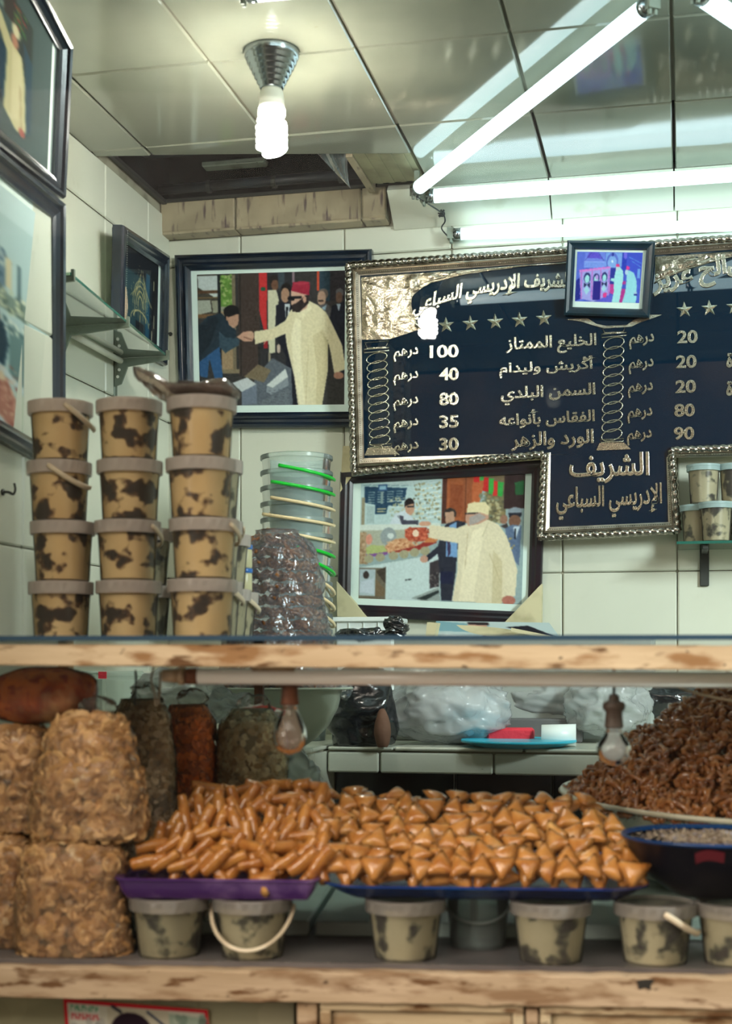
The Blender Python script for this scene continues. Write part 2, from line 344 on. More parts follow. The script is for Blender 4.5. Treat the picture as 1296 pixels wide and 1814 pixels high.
# ------------------------------------------------------------------ painter for flat prints (colours of ink on paper)
class Canvas:
    def __init__(s, x0, y0, x1, y1, cell, bg):
        s.x0, s.y0, s.c = x0, y0, cell; s.w = int(round((x1-x0)/cell)); s.h = int(round((y1-y0)/cell))
        s.a = np.zeros((s.h, s.w, 3)); s.a[:] = np.array(bg)/255.
        s.X, s.Y = np.meshgrid(x0+(np.arange(s.w)+.5)*cell, y0+(np.arange(s.h)+.5)*cell)
        s.rng = np.random.RandomState(5)
    def _put(s, m, col, al=1.0):
        m = m*al; s.a = s.a*(1-m[..., None]) + (np.array(col)/255.)*m[..., None]
    def poly(s, pts, col, al=1.0):
        n = len(pts); ins = np.zeros(s.X.shape, bool)
        for i in range(n):
            xa, ya = pts[i]; xb, yb = pts[(i+1) % n]
            if ya == yb: continue
            c = ((ya > s.Y) != (yb > s.Y)) & (s.X < (xb-xa)*(s.Y-ya)/(yb-ya)+xa); ins ^= c
        s._put(ins.astype(float), col, al)
    def rect(s, xa, ya, xb, yb, col, al=1.0): s.poly([(xa,ya), (xb,ya), (xb,yb), (xa,yb)], col, al)
    def ell(s, cx, cy, rx, ry, col, al=1.0): s._put((((s.X-cx)/rx)**2+((s.Y-cy)/ry)**2 < 1).astype(float), col, al)
    def line(s, x0, y0, x1, y1, wd, col, al=1.0):
        dx, dy = x1-x0, y1-y0; L = max(1e-6, dx*dx+dy*dy); t = np.clip(((s.X-x0)*dx+(s.Y-y0)*dy)/L, 0, 1)
        s._put((np.hypot(s.X-x0-t*dx, s.Y-y0-t*dy) < wd/2).astype(float), col, al)
    def dots(s, xa, ya, xb, yb, n, r, cols, al=.8):
        for _ in range(n): s.ell(s.rng.uniform(xa, xb), s.rng.uniform(ya, yb), r*s.rng.uniform(.6, 1.4), r*s.rng.uniform(.5, 1.2), cols[s.rng.randint(len(cols))], al)
    def noise(s, amt, k=3):
        g = s.rng.rand(s.h//k+2, s.w//k+2); g = np.kron(g, np.ones((k, k)))[:s.h, :s.w]; s.a = np.clip(s.a+(g[..., None]-.5)*amt, 0, 1)
    def blur(s, n=1):
        for _ in range(n):
            p = np.pad(s.a, ((1,1), (1,1), (0,0)), mode='edge')
            s.a = (p[1:-1,1:-1]*4+p[:-2,1:-1]*2+p[2:,1:-1]*2+p[1:-1,:-2]*2+p[1:-1,2:]*2+p[:-2,:-2]+p[2:,2:]+p[:-2,2:]+p[2:,:-2])/16
    def mesh(s, fn):
        """grid mesh with the colours; fn(sx, sy) -> point for sx, sy in 0..1"""
        nx, ny = s.w, s.h; vs = []
        P = [Vector(fn(0,0)), Vector(fn(1,0)), Vector(fn(1,1)), Vector(fn(0,1))]
        sx, sy = np.meshgrid(np.linspace(0,1,nx), np.linspace(0,1,ny)); sx = sx[..., None]; sy = sy[..., None]
        V = np.array(P[0])*(1-sx)*(1-sy)+np.array(P[1])*sx*(1-sy)+np.array(P[2])*sx*sy+np.array(P[3])*(1-sx)*sy
        idx = np.arange(nx*ny).reshape(ny, nx)
        f = np.stack([idx[:-1,:-1], idx[1:,:-1], idx[1:,1:], idx[:-1,1:]], -1).reshape(-1, 4)
        c = s.a.reshape(-1, 3); c = np.where(c <= .04045, c/12.92, ((c+.055)/1.055)**2.4)
        return V.reshape(-1, 3), f, np.concatenate([c, np.ones((len(c), 1))], 1)
def printmat(name='printed_photo', sat=1.0):
    if name in MATS: return MATS[name]
    m = bpy.data.materials.new(name); m.use_nodes = True; N = m.node_tree.nodes; b = N['Principled BSDF']
    a = N.new('ShaderNodeAttribute'); a.attribute_name = 'ink'; m.node_tree.links.new(a.outputs['Color'], b.inputs['Base Color']); b.inputs['Roughness'].default_value = .75; b.inputs['Specular IOR Level'].default_value = .12
    MATS[name] = m; return m
def print_obj(name, cv_, fn, parent, world=True):
    V, f, c = cv_.mesh(fn)
    if world:
        inv = np.array(MW[parent.name].inverted()); V = V @ inv[:3,:3].T + inv[:3,3]
    me = bpy.data.meshes.new(name); me.from_pydata(V.tolist(), [], f.tolist())
    at_ = me.color_attributes.new('ink', 'FLOAT_COLOR', 'POINT'); at_.data.foreach_set('color', c.astype(np.float32).ravel())
    me.materials.append(printmat()); o = bpy.data.objects.new(name, me); COL.objects.link(o)
    if parent: o.parent = parent; MW[o.name] = MW[parent.name]
    return o
# ------------------------------------------------------------------ the shop's shell
XW = -1.46; YW = 3.90; H = 1.30
_tm = {}
def plate_mesh(name, wd, ht, th, m, c=.0035):
    k = (name, round(wd, 4), round(ht, 4), round(th, 4), m.name)
    if k not in _tm:
        b = MB(); chbox(b, (-wd/2, -th, -ht/2), (wd/2, 0, ht/2), c)
        me = bpy.data.meshes.new(name); me.from_pydata(b.v, [], b.f); me.materials.append(m); me.update(); _tm[k] = me
    return _tm[k]
def plate(name, parent, loc, wd, ht, th, m, rot=(0,0,0)):
    o = bpy.data.objects.new(name, plate_mesh(name, wd, ht, th, m)); COL.objects.link(o); o.parent = parent; o.location = loc; o.rotation_euler = rot; return o
def grid_spans(a, b, joints):
    js = [a]+[j for j in sorted(joints) if a+.01 < j < b-.01]+[b]; return list(zip(js[:-1], js[1:]))
G = .0028
b = MB(); boxm(b, (-2.6, -1.5, -.04), (2.2, YW, 0)); struct('floor', b, mat('dark_terrazzo', srgb(88,84,78), .5, mixc=(srgb(60,58,54), 30, .4, .6)))
# the alley opposite the stall: paving and a brown facade with plank doors (seen only as reflections)
aw = struct('wall_alley'); b = MB(); boxm(b, (-6, -3.4, 0), (6, -3.2, 4.2)); obj('alley_render', b, mat('brown_plaster', srgb(112,92,74), .9, mixc=(srgb(78,62,50), 2, .4, .6)), aw)
for k in range(5): b = MB(); chbox(b, (-3.5+1.5*k, -3.2, .1), (-2.6+1.5*k, -3.15, 2.3), .01); obj('plank_door', b, mat('dark_door', srgb(40,32,28), .6), aw)
b = MB(); boxm(b, (-6, -3.2, -.05), (6, -1.5, -.002)); struct('ground', b, mat('alley_paving', srgb(60,58,56), .8, mixc=(srgb(40,38,36), 4, .4, .6)))
# back wall: grout slab and its tiles
b = MB(); boxm(b, (XW-.05, YW, 0), (1.9, YW+.1, ZC+1.62)); wb = struct('wall_back', b, groutM)
xj = [-1.238+.305*i for i in range(-1, 12)]; zj = [ZC+z for z in (-1.09, -.64, -.19, .26, .71, 1.16, 1.238)]
for xa, xb in grid_spans(XW, 1.88, xj):
    for za, zb in grid_spans(0, ZC+1.238, zj):
        plate('tile', wb, ((xa+xb)/2, YW, (za+zb)/2), xb-xa-G, zb-za-G, .008, tileM, (random.uniform(-.004,.004), 0, random.uniform(-.003,.003)))
# left wall
b = MB(); boxm(b, (XW-.1, 2.60, 0), (XW, YW, ZC+1.62)); wl = struct('wall_left', b, groutM)
yj = [3.425+.3*i for i in range(-4, 3)]; zl = [ZC+z for z in (-1.09, -.64, -.19, .26, .71, 1.16)]
for ya, yb in grid_spans(2.66, YW-.008, yj):
    for za, zb in grid_spans(0, ZC+1.30, zl):
        plate('tile', wl, (XW, (ya+yb)/2, (za+zb)/2), yb-ya-G, zb-za-G, .008, tileM, (random.uniform(-.004,.004), 0, pi/2+random.uniform(-.003,.003)))
# near pier of the left wall that carries the two large pictures
XP = -1.235
b = MB(); boxm(b, (XW-.1, 1.2, 0), (XP, 2.66, ZC+H)); wp = struct('wall_left_pier', b, groutM)
for ya, yb in grid_spans(1.2, 2.66, [2.50, 2.20, 1.9, 1.6]):
    for za, zb in grid_spans(0, ZC+H, [ZC+z for z in (-1.15, -.7, -.25, .23, .66, 1.1)]):
        plate('tile', wp, (XP, (ya+yb)/2, (za+zb)/2), yb-ya-G, zb-za-G, .008, tileM, (random.uniform(-.003,.003), 0, pi/2))
b = MB(); boxm(b, (1.9, -.2, 0), (2.0, YW, ZC+1.62)); struct('wall_right', b, tileM)
# ceiling: slab above a recess, the panels hang below it
b = MB(); boxm(b, (XW-.1, .9, ZC+H+.022), (1.9, 3.30, ZC+H+.06)); boxm(b, (XW-.1, .9, ZC+1.60), (1.9, YW+.1, ZC+1.64))
boxm(b, (-.69, 3.30, ZC+H+.022), (1.9, 3.79, ZC+H+.06))
boxm(b, (XW-.1, .86, ZC+H), (1.9, .9, ZC+1.64)); boxm(b, (-.70, 3.79, ZC+H+.022), (1.9, 3.80, ZC+1.6)); boxm(b, (-.82, 3.5, ZC+H+.022), (-.69, 3.8, ZC+H+.03))  # first box, out of view, added to shut alley light out of the void
ce = struct('ceiling', b, voidM)
cx = [-1.317+.323*i for i in range(0, 11)]; cy = [1.145, 1.585, 2.025, 2.465, 2.905, 3.345]
def ceil_edge(x): return 3.378+(x+1.46)*(3.531-3.378)/(.78)
def panel(xa, xb, ya, yb, m=ceilM, nm='ceiling_panel', tilt=0):
    b = MB(); r = random.uniform(-.0012, .0012); q = random.uniform(-.0012, .0012)
    y1a, y1b = (yb(xa), yb(xb)) if callable(yb) else (yb, yb)
    g = .003
    lo = [(xa+g, ya+g), (xb-g, ya+g), (xb-g, y1b-g), (xa+g, y1a-g)]
    zz = [ZC+H+r, ZC+H-r+q, ZC+H+r-q, ZC+H-q]
    ins = [(xa+g+.003, ya+g+.003), (xb-g-.003, ya+g+.003), (xb-g-.003, y1b-g-.003), (xa+g+.003, y1a-g-.003)]
    vs = [(x, y, z) for (x, y), z in zip(ins, zz)]+[(x, y, z+.004) for (x, y), z in zip(lo, zz)]+[(x, y, z+.022) for (x, y), z in zip(lo, zz)]
    fs = [(3,2,1,0), (8,9,10,11)]+[(i, (i+1) % 4, 4+(i+1) % 4, 4+i) for i in range(4)]+[(4+i, 4+(i+1) % 4, 8+(i+1) % 4, 8+i) for i in range(4)]
    b.add(vs, fs); return obj(nm, b, m, ce)
for xa, xb in grid_spans(XW+.0, 1.88, cx):
    for ya, yb in grid_spans(.95, 3.345, cy): panel(xa, xb, ya, yb)
    if xb < -.66:
        panel(xa, xb, 3.345, ceil_edge)
    else: panel(xa, xb, 3.345, 3.79)
b = MB(); boxm(b, (-1.46, .95, ZC+H+.006), (1.9, 3.345, ZC+H+.021)); obj('joint_filler', b, jointM, ce)
# ribbed panel that closes the ceiling beside the opening
rib = MB()
for i in range(9):
    x0 = -.82+i*.016; boxm(rib, (x0, 3.50, ZC+H+.004-.0015*(i % 2)), (x0+.0155, 3.74, ZC+H+.02))
obj('ribbed_infill_panel', rib, mat('ribbed_board', srgb(150,146,112), .7, mixc=(srgb(110,106,80), 12, .4, .7)), ce)
b = MB(); boxm(b, (-.84, 3.52, ZC+H), (-.822, 3.80, ZC+1.6)); obj('opening_cheek', b, beamTileM, ce)
# beam along the back wall under the opening (tiled ledge)
be = struct('beam')
b = MB(); boxm(b, (XW, 3.842, ZC+1.245), (-.80, YW, ZC+1.325)); obj('beam_core', b, groutM, be)
for xa, xb in grid_spans(XW, -.80, [-1.235, -.87]):
    plate('tile', be, ((xa+xb)/2, 3.842, ZC+1.286), xb-xa-.004, .085, .01, beamTileM)
    b = MB(); chbox(b, (xa+.002, 3.834, ZC+1.237), (xb-.002, YW-.009, ZC+1.2445), .002); obj('soffit_tile', b, beamTileM, be)
# sloping cove on the right
co = struct('trim_1'); 
for xa, xb in grid_spans(-.79, 1.88, [-.351, -.026, .3, .62, .95, 1.27, 1.6]):
    b = MB(); g = .002
    pf = [(xa+g, 3.785, ZC+H-.001), (xb-g, 3.785, ZC+H-.001), (xb-g, 3.888, ZC+1.222), (xa+g, 3.888, ZC+1.222)]
    b.add(pf+[(x, y+.02, z+.02) for x, y, z in pf], [(3,2,1,0), (4,5,6,7), (0,1,5,4), (1,2,6,5), (2,3,7,6), (3,0,4,7)])
    obj('cove_tile', b, tileM, co)
# the dark opening: pipes, a duct, battens, a torn plastic sheet
b = MB(); boxm(b, (XW, 3.885, ZC+1.33), (-.84, 3.895, ZC+1.6)); boxm(b, (XW-.0, 3.3, ZC+1.33), (XW+.01, 3.9, ZC+1.6)); obj('opening_lining', b, voidM, ce)
pp = thing('ceiling_pipe', 'dark blue-black pipe running across the dark ceiling opening above the tiled ledge', 'pipe', (XW+.02, 3.80, ZC+1.352))
b = MB(); tube(b, [(XW+.012, 3.80, ZC+1.352), (-.845, 3.80, ZC+1.356)], .014, 12); obj('pipe_run', b, pipeM, pp, True)
for k in range(3):
    b = MB(); xx = -1.3+.19*k; tube(b, [(xx-.006, 3.80, ZC+1.352), (xx+.006, 3.80, ZC+1.352)], .018, 12); obj('pipe_clip', b, darkMetM, pp)
dk = MB(); chbox(dk, (XW+.012, 3.62, ZC+1.40), (-.86, 3.69, ZC+1.43), .004); tag(obj('ceiling_batten', dk, pipeM), 'dark timber batten crossing the ceiling opening in front of the dark pipe', 'batten')
dk = MB(); chbox(dk, (-1.30, 3.735, ZC+1.385), (-1.12, 3.775, ZC+1.40), .003); chbox(dk, (-1.2, 3.73, ZC+1.3835), (-1.14, 3.77, ZC+1.388), .002)
tag(obj('metal_bracket', dk, greyMetM), 'short pale metal bracket among the pipes in the ceiling opening', 'bracket')
e = thing('edge_angle', 'black angle strip along the left edge of the ceiling opening', 'edge strip', (XW+.02, 3.6, ZC+1.3))
b = MB(); boxm(b, (XW+.009, 3.30, ZC+1.322), (XW+.022, 3.84, ZC+1.333)); obj('strip', b, darkMetM, e)
b = MB(); boxm(b, (XW+.01, 3.825, ZC+1.326), (-.83, 3.84, ZC+1.334)); obj('strip', b, darkMetM, e)
sh = MB(); nx_, nz_ = 12, 16; P0 = onY(556, 274, 3.60); P1 = onY(614, 274, 3.60); P2 = onY(620, 333, 3.60)
vs = []
for j in range(nz_+1):
    for i in range(nx_+1):
        s = i/nx_; t = j/nz_; a = P0.lerp(P2, t); c = P1.lerp(P2, t); p = a.lerp(c, s); p.y += .012*math.sin(9*s+3*t)+.01*nz(p, 30); p.z += .012*(1-t); vs.append(p)
sh.add(vs, [(j*(nx_+1)+i, j*(nx_+1)+i+1, (j+1)*(nx_+1)+i+1, (j+1)*(nx_+1)+i) for j in range(nz_) for i in range(nx_)])
tag(obj('torn_plastic_sheet', sh, film('dusty_sheet', (.7,.8,.82), .55, .2, (20, 1), .3, (.35,.44,.46)), smooth=True), 'torn piece of dusty plastic sheet hanging from the ceiling opening', 'plastic sheet')

# ------------------------------------------------------------------ lamps on the ceiling
def bulb_lamp(px, t, label):
    c = at(px, 1184, t); c.z = ZC+H
    th_ = thing('ceiling_lamp', label, 'lamp', tuple(c))
    b = MB(); prof = [(.058, .0), (.058, -.012), (.055, -.018)]
    for k in range(6): r = .053-.0053*k; prof += [(r, -.02-.0105*k), (r-.0006, -.026-.0105*k), (r-.004, -.029-.0105*k)]
    lathe(b, [(r, z) for r, z in prof], 48, c); smooth_angle(obj('canopy', b, chromeM, th_), 50)
    b = MB(); lathe(b, [(.022, -.082), (.0245, -.088), (.0275, -.118), (.026, -.122)], 32, c); obj('lamp_holder', b, whiteEnM, th_, True)
    b = MB(); lathe(b, [(.018, -.121), (.0285, -.124), (.0285, -.136), (.022, -.146), (.012, -.15)], 32, c); obj('ballast', b, mat('warm_bulb_base', (.8,.8,.75), .4, emit=((1,.95,.85), CFL_E*.55)), th_, True)
    b = MB(); pts = []
    for s in (0, 1):
        pts = []
        for k in range(91):
            a = 2*pi*2.5*k/90+pi*s; r = .0265*min(1, .45+k/6) * min(1, .35+(90-k)/8.); pts.append(c+Vector((r*math.cos(a), r*math.sin(a), -.148-.066*k/90)))
        tube(b, pts, .0068, 10)
    obj('spiral_tube', b, cflM, th_, True); return th_
bulb_lamp(481, 2.995, 'spiral bulb in a stepped chrome ceiling holder, hanging over the stacked buckets')
def tube_lamp(p0, p1, label, r=.018):
    p0 = Vector(p0); p1 = Vector(p1); th_ = thing('fluorescent_tube', label, 'lamp', tuple((p0+p1)/2)); d = (p1-p0).normalized()
    b = MB(); tube(b, [p0+d*.012, p1-d*.012], r, 24); smooth_angle(obj('glass_tube', b, tubeM, th_), 60)
    for e_, s in ((p0, 1), (p1, -1)):
        b = MB(); tube(b, [e_-d*s*.002, e_+d*s*.018], r*1.06, 20); obj('end_cap', b, chromeM, th_, True)
        b = MB(); q = e_-d*s*.010; sd = d.cross(UP).normalized()
        hexa(b, [q+sd*.012-UP*.014-d*.009, q+sd*.012-UP*.014+d*.009, q+sd*.012+UP*.016+d*.009, q+sd*.012+UP*.016-d*.009, q-sd*.012-UP*.014-d*.009, q-sd*.012-UP*.014+d*.009, q-sd*.012+UP*.016+d*.009, q-sd*.012+UP*.016-d*.009])
        for w_ in (-.006, .006): lathe(b, [(.004, -.024), (.005, -.012), (.004, -.006)], 8, q+sd*w_)
        obj('lamp_holder', b, greyMetM, th_)
    return th_
def up_to_ceiling(th_, p, top=None):
    b = MB(); boxm(b, (p.x-.006, p.y-.006, p.z), (p.x+.006, p.y+.006, top if top else ZC+H)); obj('mount', b, greyMetM, th_)
def tz(px, py, z): return onZ(px, py, z)
A0, A1 = tz(738, 335, 1.253), tz(1150, 8, 1.253)
t1 = tube_lamp(A0, A1, 'lit fluorescent tube running diagonally across the ceiling'); up_to_ceiling(t1, A0); up_to_ceiling(t1, A1)
B0, B1 = tz(757, 348, 1.250), tz(1330, 307, 1.250); B1 = B0+(B1-B0).normalized()*1.2
t2 = tube_lamp(B0, B1, 'lit fluorescent tube along the back edge of the ceiling, upper of two parallel tubes'); up_to_ceiling(t2, B0, ZC+H-.0); up_to_ceiling(t2, B1)
D0 = onY(805, 415, 3.855); D1 = onY(1296, 399, 3.855); D1 = D0+(D1-D0).normalized()*1.2
t3 = tube_lamp(D0, D1, 'lit fluorescent tube fixed to the back wall just above the price board', .0155)
for q in (D0, D1):
    b = MB(); boxm(b, (q.x-.008, q.y, q.z-.008), (q.x+.008, YW-.008, q.z+.008)); obj('mount', b, greyMetM, t3)
E0 = Vector((-.005, 2.72, ZC+1.253)); E1 = E0+Vector((.545, .88, 0)).normalized()*1.0
t4 = tube_lamp(E0+Vector((.03,-.01,0)), E1, 'lit fluorescent tube crossing the top right corner of the ceiling', .018); up_to_ceiling(t4, E0+Vector((.03,-.01,0))); up_to_ceiling(t4, E1)
t5 = tube_lamp(Vector((-.80, 2.565, ZC+1.272)), Vector((.40, 2.60, ZC+1.272)), 'lit fluorescent tube just above the top of the picture, running left to right')
up_to_ceiling(t5, Vector((-.80, 2.565, ZC+1.272))); up_to_ceiling(t5, Vector((.40, 2.60, ZC+1.272)))
cw = MB(); tube(cw, bez([A0+Vector((0,.0,-.02)), onY(775, 372, 3.80), onY(785, 380, 3.83), onY(788, 392, 3.85), onY(782, 405, 3.86), D0+Vector((-.012,0,-.012))], 8), .0022, 6)
kn = at(783, 379, 3.88)
for k in range(7):
    d = Vector((random.uniform(-1,1), random.uniform(-.6,.2), random.uniform(-1,.8))).normalized(); tube(cw, [kn-d*.008, kn+d*.012], .0025, 5)
tag(obj('tube_wiring', cw, pipeM, smooth=True), 'knotted blue-grey wire linking the ceiling tubes to the wall tube', 'wire')

# ------------------------------------------------------------------ back counter of the shop
bc = thing('back_counter', 'white tiled counter along the back wall over black tiled panels', 'counter', tuple(Wd(.3, 3.6, -1.5)))
b = MB(); boxm(b, (-.827, 3.285, ZC-.235), (1.6, YW-.01, ZC-.193)); boxm(b, (-.83, 3.36, 0), (1.6, YW-.01, ZC-.235)); obj('counter_body', b, groutM, bc)
for xa, xb in grid_spans(-.827, 1.6, [-.665, -.36, -.02, .3, .6, .9, 1.2]):
    for ya, yb in grid_spans(3.272, YW-.012, [3.60]):
        b = MB(); dz = random.uniform(-.0006, .0006); chbox(b, (xa+.002, ya, ZC-.193), (xb-.002, yb-.003, ZC-.185+dz), .003); obj('top_tile', b, tileM, bc)
for xa, xb in grid_spans(-.827, 1.6, [-.700, -.430, -.13, .17, .47, .8, 1.1, 1.4]):
    plate('apron_tile', bc, tuple(Vector(((xa+xb)/2, 3.285, ZC-.222))-Vector(bc.location)), xb-xa-.004, .048, .01, tileM)
for xa, xb in grid_spans(-.827, 1.6, [-.53, -.30, -.07, .16, .39, .62, .85, 1.08, 1.3]):
    for za, zb in grid_spans(.0, ZC-.246, [.3, .6, .9]):
        plate('black_tile', bc, tuple(Vector(((xa+xb)/2, 3.36, (za+zb)/2))-Vector(bc.location)), xb-xa-.003, zb-za-.003, .01, blackTileM)
lc = thing('side_counter', 'pale tiled side counter running toward the left under the big white bowl', 'counter', tuple(Wd(-1.1, 3.2, -1.5)))
b = MB(); boxm(b, (XW+.01, 2.86, 0), (-.838, YW-.01, ZC-.193)); obj('counter_body', b, groutM, lc)
for ya, yb in grid_spans(2.86, YW-.02, [3.17, 3.5]):
    for za, zb in grid_spans(0, ZC-.195, [.4, .85]):
        b = MB(); chbox(b, (-.838, ya+.002, za+.002), (-.829, yb-.002, zb-.002), .002); obj('side_tile', b, tileM, lc)
    for xa, xb in grid_spans(XW+.01, -.832, [-1.15]):
        b = MB(); chbox(b, (xa+.002, ya+.002, ZC-.193), (xb-.002, yb-.002, ZC-.185), .002); obj('top_tile', b, tileM, lc)
for xa, xb in grid_spans(XW+.01, -.838, [-1.15]):
    for za, zb in grid_spans(0, ZC-.195, [.4, .85]):
        b = MB(); chbox(b, (xa+.002, 2.851, za+.002), (xb-.002, 2.86, zb-.002), .002); obj('front_tile', b, tileM, lc)

# ------------------------------------------------------------------ the display case in front
V0 = 2.05
cf = lambda u, v, z: Cw(u, v, z)
dc = thing('display_case', 'cream-painted wooden display case with peeling rails and glass shelf', 'display case', tuple(Cw(0, 2.4, -1.5)))
UL, UR = -.86, .86
def rail(name, y0l, y0r, y1l, y1r, v0, v1, m, uu=(UL, UR), wob=.0012):
    """y0*: pixel rows of the upper edge at the frame's left and right, y1*: lower edge"""
    pl, pr = Cv(0, y0l, v0), Cv(1296, y0r, v0); ql, qr = Cv(0, y1l, v0), Cv(1296, y1r, v0)
    ul, ur = (pl-CAM).dot(cu), (pr-CAM).dot(cu)
    top = lambda u: (pl.z+(pr.z-pl.z)*(u-ul)/(ur-ul))-ZC; bot = lambda u: (ql.z+(qr.z-ql.z)*(u-ul)/(ur-ul))-ZC
    mb = MB(); n = 90; vs = []
    for i in range(n+1):
        u = uu[0]+(uu[1]-uu[0])*i/n; a = top(u)+wob*nz((u*3, 1, 0), 9); c = bot(u)+wob*nz((u*3, 5, 0), 9); e_ = .002+.001*nz((u, 2, 2), 20)
        vs += [Cw(u, v0+e_, c), Cw(u, v0, c+e_), Cw(u, v0, a-e_), Cw(u, v0+e_, a), Cw(u, v1, a), Cw(u, v1, c)]
    fs = [(i*6+k, i*6+(k+1) % 6, (i+1)*6+(k+1) % 6, (i+1)*6+k) for i in range(n) for k in range(6)]
    fs = [tuple(reversed(f)) for f in fs]+[(0,1,2,3,4,5), tuple(n*6+k for k in (5,4,3,2,1,0))]
    mb.add(vs, fs); obj(name, mb, m, dc); return top, bot
rt, rb = rail('upper_rail', 1141, 1143, 1179, 1188, V0, V0+.045, railM)
rail('lower_rail', 1714, 1733, 1768, 1789, V0, V0+.05, sillM, wob=.003)
b = MB(); chbox(b, (UL, V0-.006, .0405), (UR, 2.90, .0475), .0015, cf); gs = obj('glass_shelf', b, [glassEdgeM], dc)
gs.data.materials[0] = film('case_shelf_glass', (.93,.97,.96), haze=.05, gloss=.3, bump=None, rough=.04, hcol=(.3,.4,.42))
b = MB(); chbox(b, (UL, V0-.008, .0402), (UR, V0-.0062, .0478), .0005, cf); obj('shelf_edge', b, mat('blue_glass_edge', srgb(52,74,92), .2), dc)
b = MB(); chbox(b, (UL, V0+.02, .05), (UR, V0+.025, 1.2), .001, cf); up_ = obj('upper_pane', b, paneM, dc)
b = MB(); chbox(b, (UL, V0+.018, -.430), (UR, V0+.022, .002), .001, cf); obj('lower_pane', b, paneM, dc)
b = MB(); boxm(b, (UL, V0+.03, -.446), (UR, 2.90, -.432), cf); obj('bottom_shelf', b, shelfM, dc)
for uu in (UL, UR-.04):
    b = MB(); chbox(b, (uu, V0+.002, -1.5), (uu+.04, V0+.05, 1.2), .003, cf); obj('corner_post', b, railM, dc)
    b = MB(); chbox(b, (uu, 2.85, -1.5), (uu+.04, 2.90, .0405), .003, cf); obj('back_post', b, railM, dc)
# raised tiled step at the back of the case
for ua, ub in [(-.86, -.56), (-.55, -.26), (-.25, .0), (.01, .13), (.14, .42), (.43, .84)]:
    b = MB(); chbox(b, (ua, 2.28, -.4315), (ub, 2.84, -.407), .003, cf); obj('step_tile', b, mat('teal_white_tile', srgb(206,222,214), .35, mixc=(srgb(170,190,184), 6, .4, .7), bump=(12, .1)), dc)
# cupboard front under the case
b = MB()
def cbar(x0, x1, z0, z1, v0=V0+.012, v1=V0+.045, nm='cupboard_rail', m=sillM):
    ua = (Cv(x0, 1750, V0)-CAM).dot(cu); ub = (Cv(x1, 1750, V0)-CAM).dot(cu)
    b = MB(); chbox(b, (ua, v0, z0), (ub, v1, z1), .002, cf); return obj(nm, b, m, dc)
cbar(524, 560, -1.45, -.474, nm='cupboard_stile'); cbar(932, 954, -1.45, -.49, nm='cupboard_stile')
cbar(-300, 524, -1.5, -1.4, nm='kick_board'); cbar(560, 1700, -1.5, -1.4, nm='kick_board')
ua, ub = (Cv(-400, 1750, V0)-CAM).dot(cu), (Cv(1700, 1750, V0)-CAM).dot(cu)
b = MB(); boxm(b, (UL+.04, V0+.30, -1.45), (UR-.04, V0+.31, -.446), cf); obj('cupboard_back', b, paperM, dc)
def door(x0, x1):
    ua = (Cv(x0, 1780, V0)-CAM).dot(cu); ub = (Cv(x1, 1780, V0)-CAM).dot(cu); z1, z0 = -.482, -1.39
    b = MB(); s = .016
    chbox(b, (ua, V0+.010, z1-s), (ub, V0+.034, z1), .002, cf); chbox(b, (ua, V0+.010, z0), (ub, V0+.034, z0+s), .002, cf)
    chbox(b, (ua, V0+.0101, z0+s), (ua+s, V0+.034, z1-s), .002, cf); chbox(b, (ub-s, V0+.0101, z0+s), (ub, V0+.034, z1-s), .002, cf)
    d = obj('cupboard_door', b, doorM, dc)
    b = MB(); boxm(b, (ua+s+.002, V0+.020, z0+s+.002), (ub-s-.002, V0+.030, z1-s-.003), cf); obj('door_panel', b, doorM, d)
    b = MB(); boxm(b, (ua-.002, V0+.036, z0), (ub+.002, V0+.038, z1+.003), cf); obj('door_gap', b, grooveM, d)
door(565, 928); door(957, 1420)
# newspaper and poster inside the open left bay
b = MB(); p = [Cv(-60, 1762, V0+.07), Cv(522, 1762, V0+.07)]
uA = (Cv(-250, 1800, V0+.06)-CAM).dot(cu); uB = (Cv(520, 1800, V0+.06)-CAM).dot(cu)
npc = Canvas(0, 1740, 520, 1860, 1.6, (150,146,120))
npc.dots(0,1740,520,1860, 14, 30, [(128,124,100), (166,160,132)], .5)
npc.line(0,1807,80,1803,7,(60,88,104)); npc.line(0,1781,20,1780,3,(60,58,50)); npc.rect(370,1744,372,1860,(120,116,96)); 
for k in range(4): npc.line(60+k*8,1806+k*9,110,1806+k*9,2,(90,86,72)); npc.line(440,1810+k*6,520,1811+k*6,2,(104,100,84)); npc.line(280,1764+k*9,360,1764+k*9,2,(120,116,100))
npc.rect(205,1770,272,1782,(176,176,160)); npc.blur(1)
nt_ = thing('newspaper_lining', 'yellowed newspaper lining the open bay under the display case', 'newspaper', tuple(Cw(-.3, V0+.07, -1.38)))
print_obj('newsprint', npc, lambda s, t: Cv(520*s-(0 if s else 60), 1740, V0+.072)*(1-t)+Cv(520*s-(0 if s else 60), 1900, V0+.072)*t, nt_)
b = MB(); boxm(b, (uA, V0+.074, -1.38), (uB, V0+.078, -.45), cf); obj('backing_sheet', b, paperM, nt_)
pc = Canvas(112, 1768, 370, 1870, 1.1, (206,202,190))
pc.rect(112,1768,370,1870,(196,34,48)); pc.rect(119,1775,364,1870,(198,196,182)); pc.rect(124,1777,176,1810,(212,210,200)); 
pc.rect(190,1776,300,1870,(186,180,160)); pc.poly([(300,1780),(364,1783),(364,1870),(300,1870)],(152,168,152)); pc.dots(305,1785,364,1860,20,7,[(110,130,116),(190,196,180),(90,104,92)],.7)
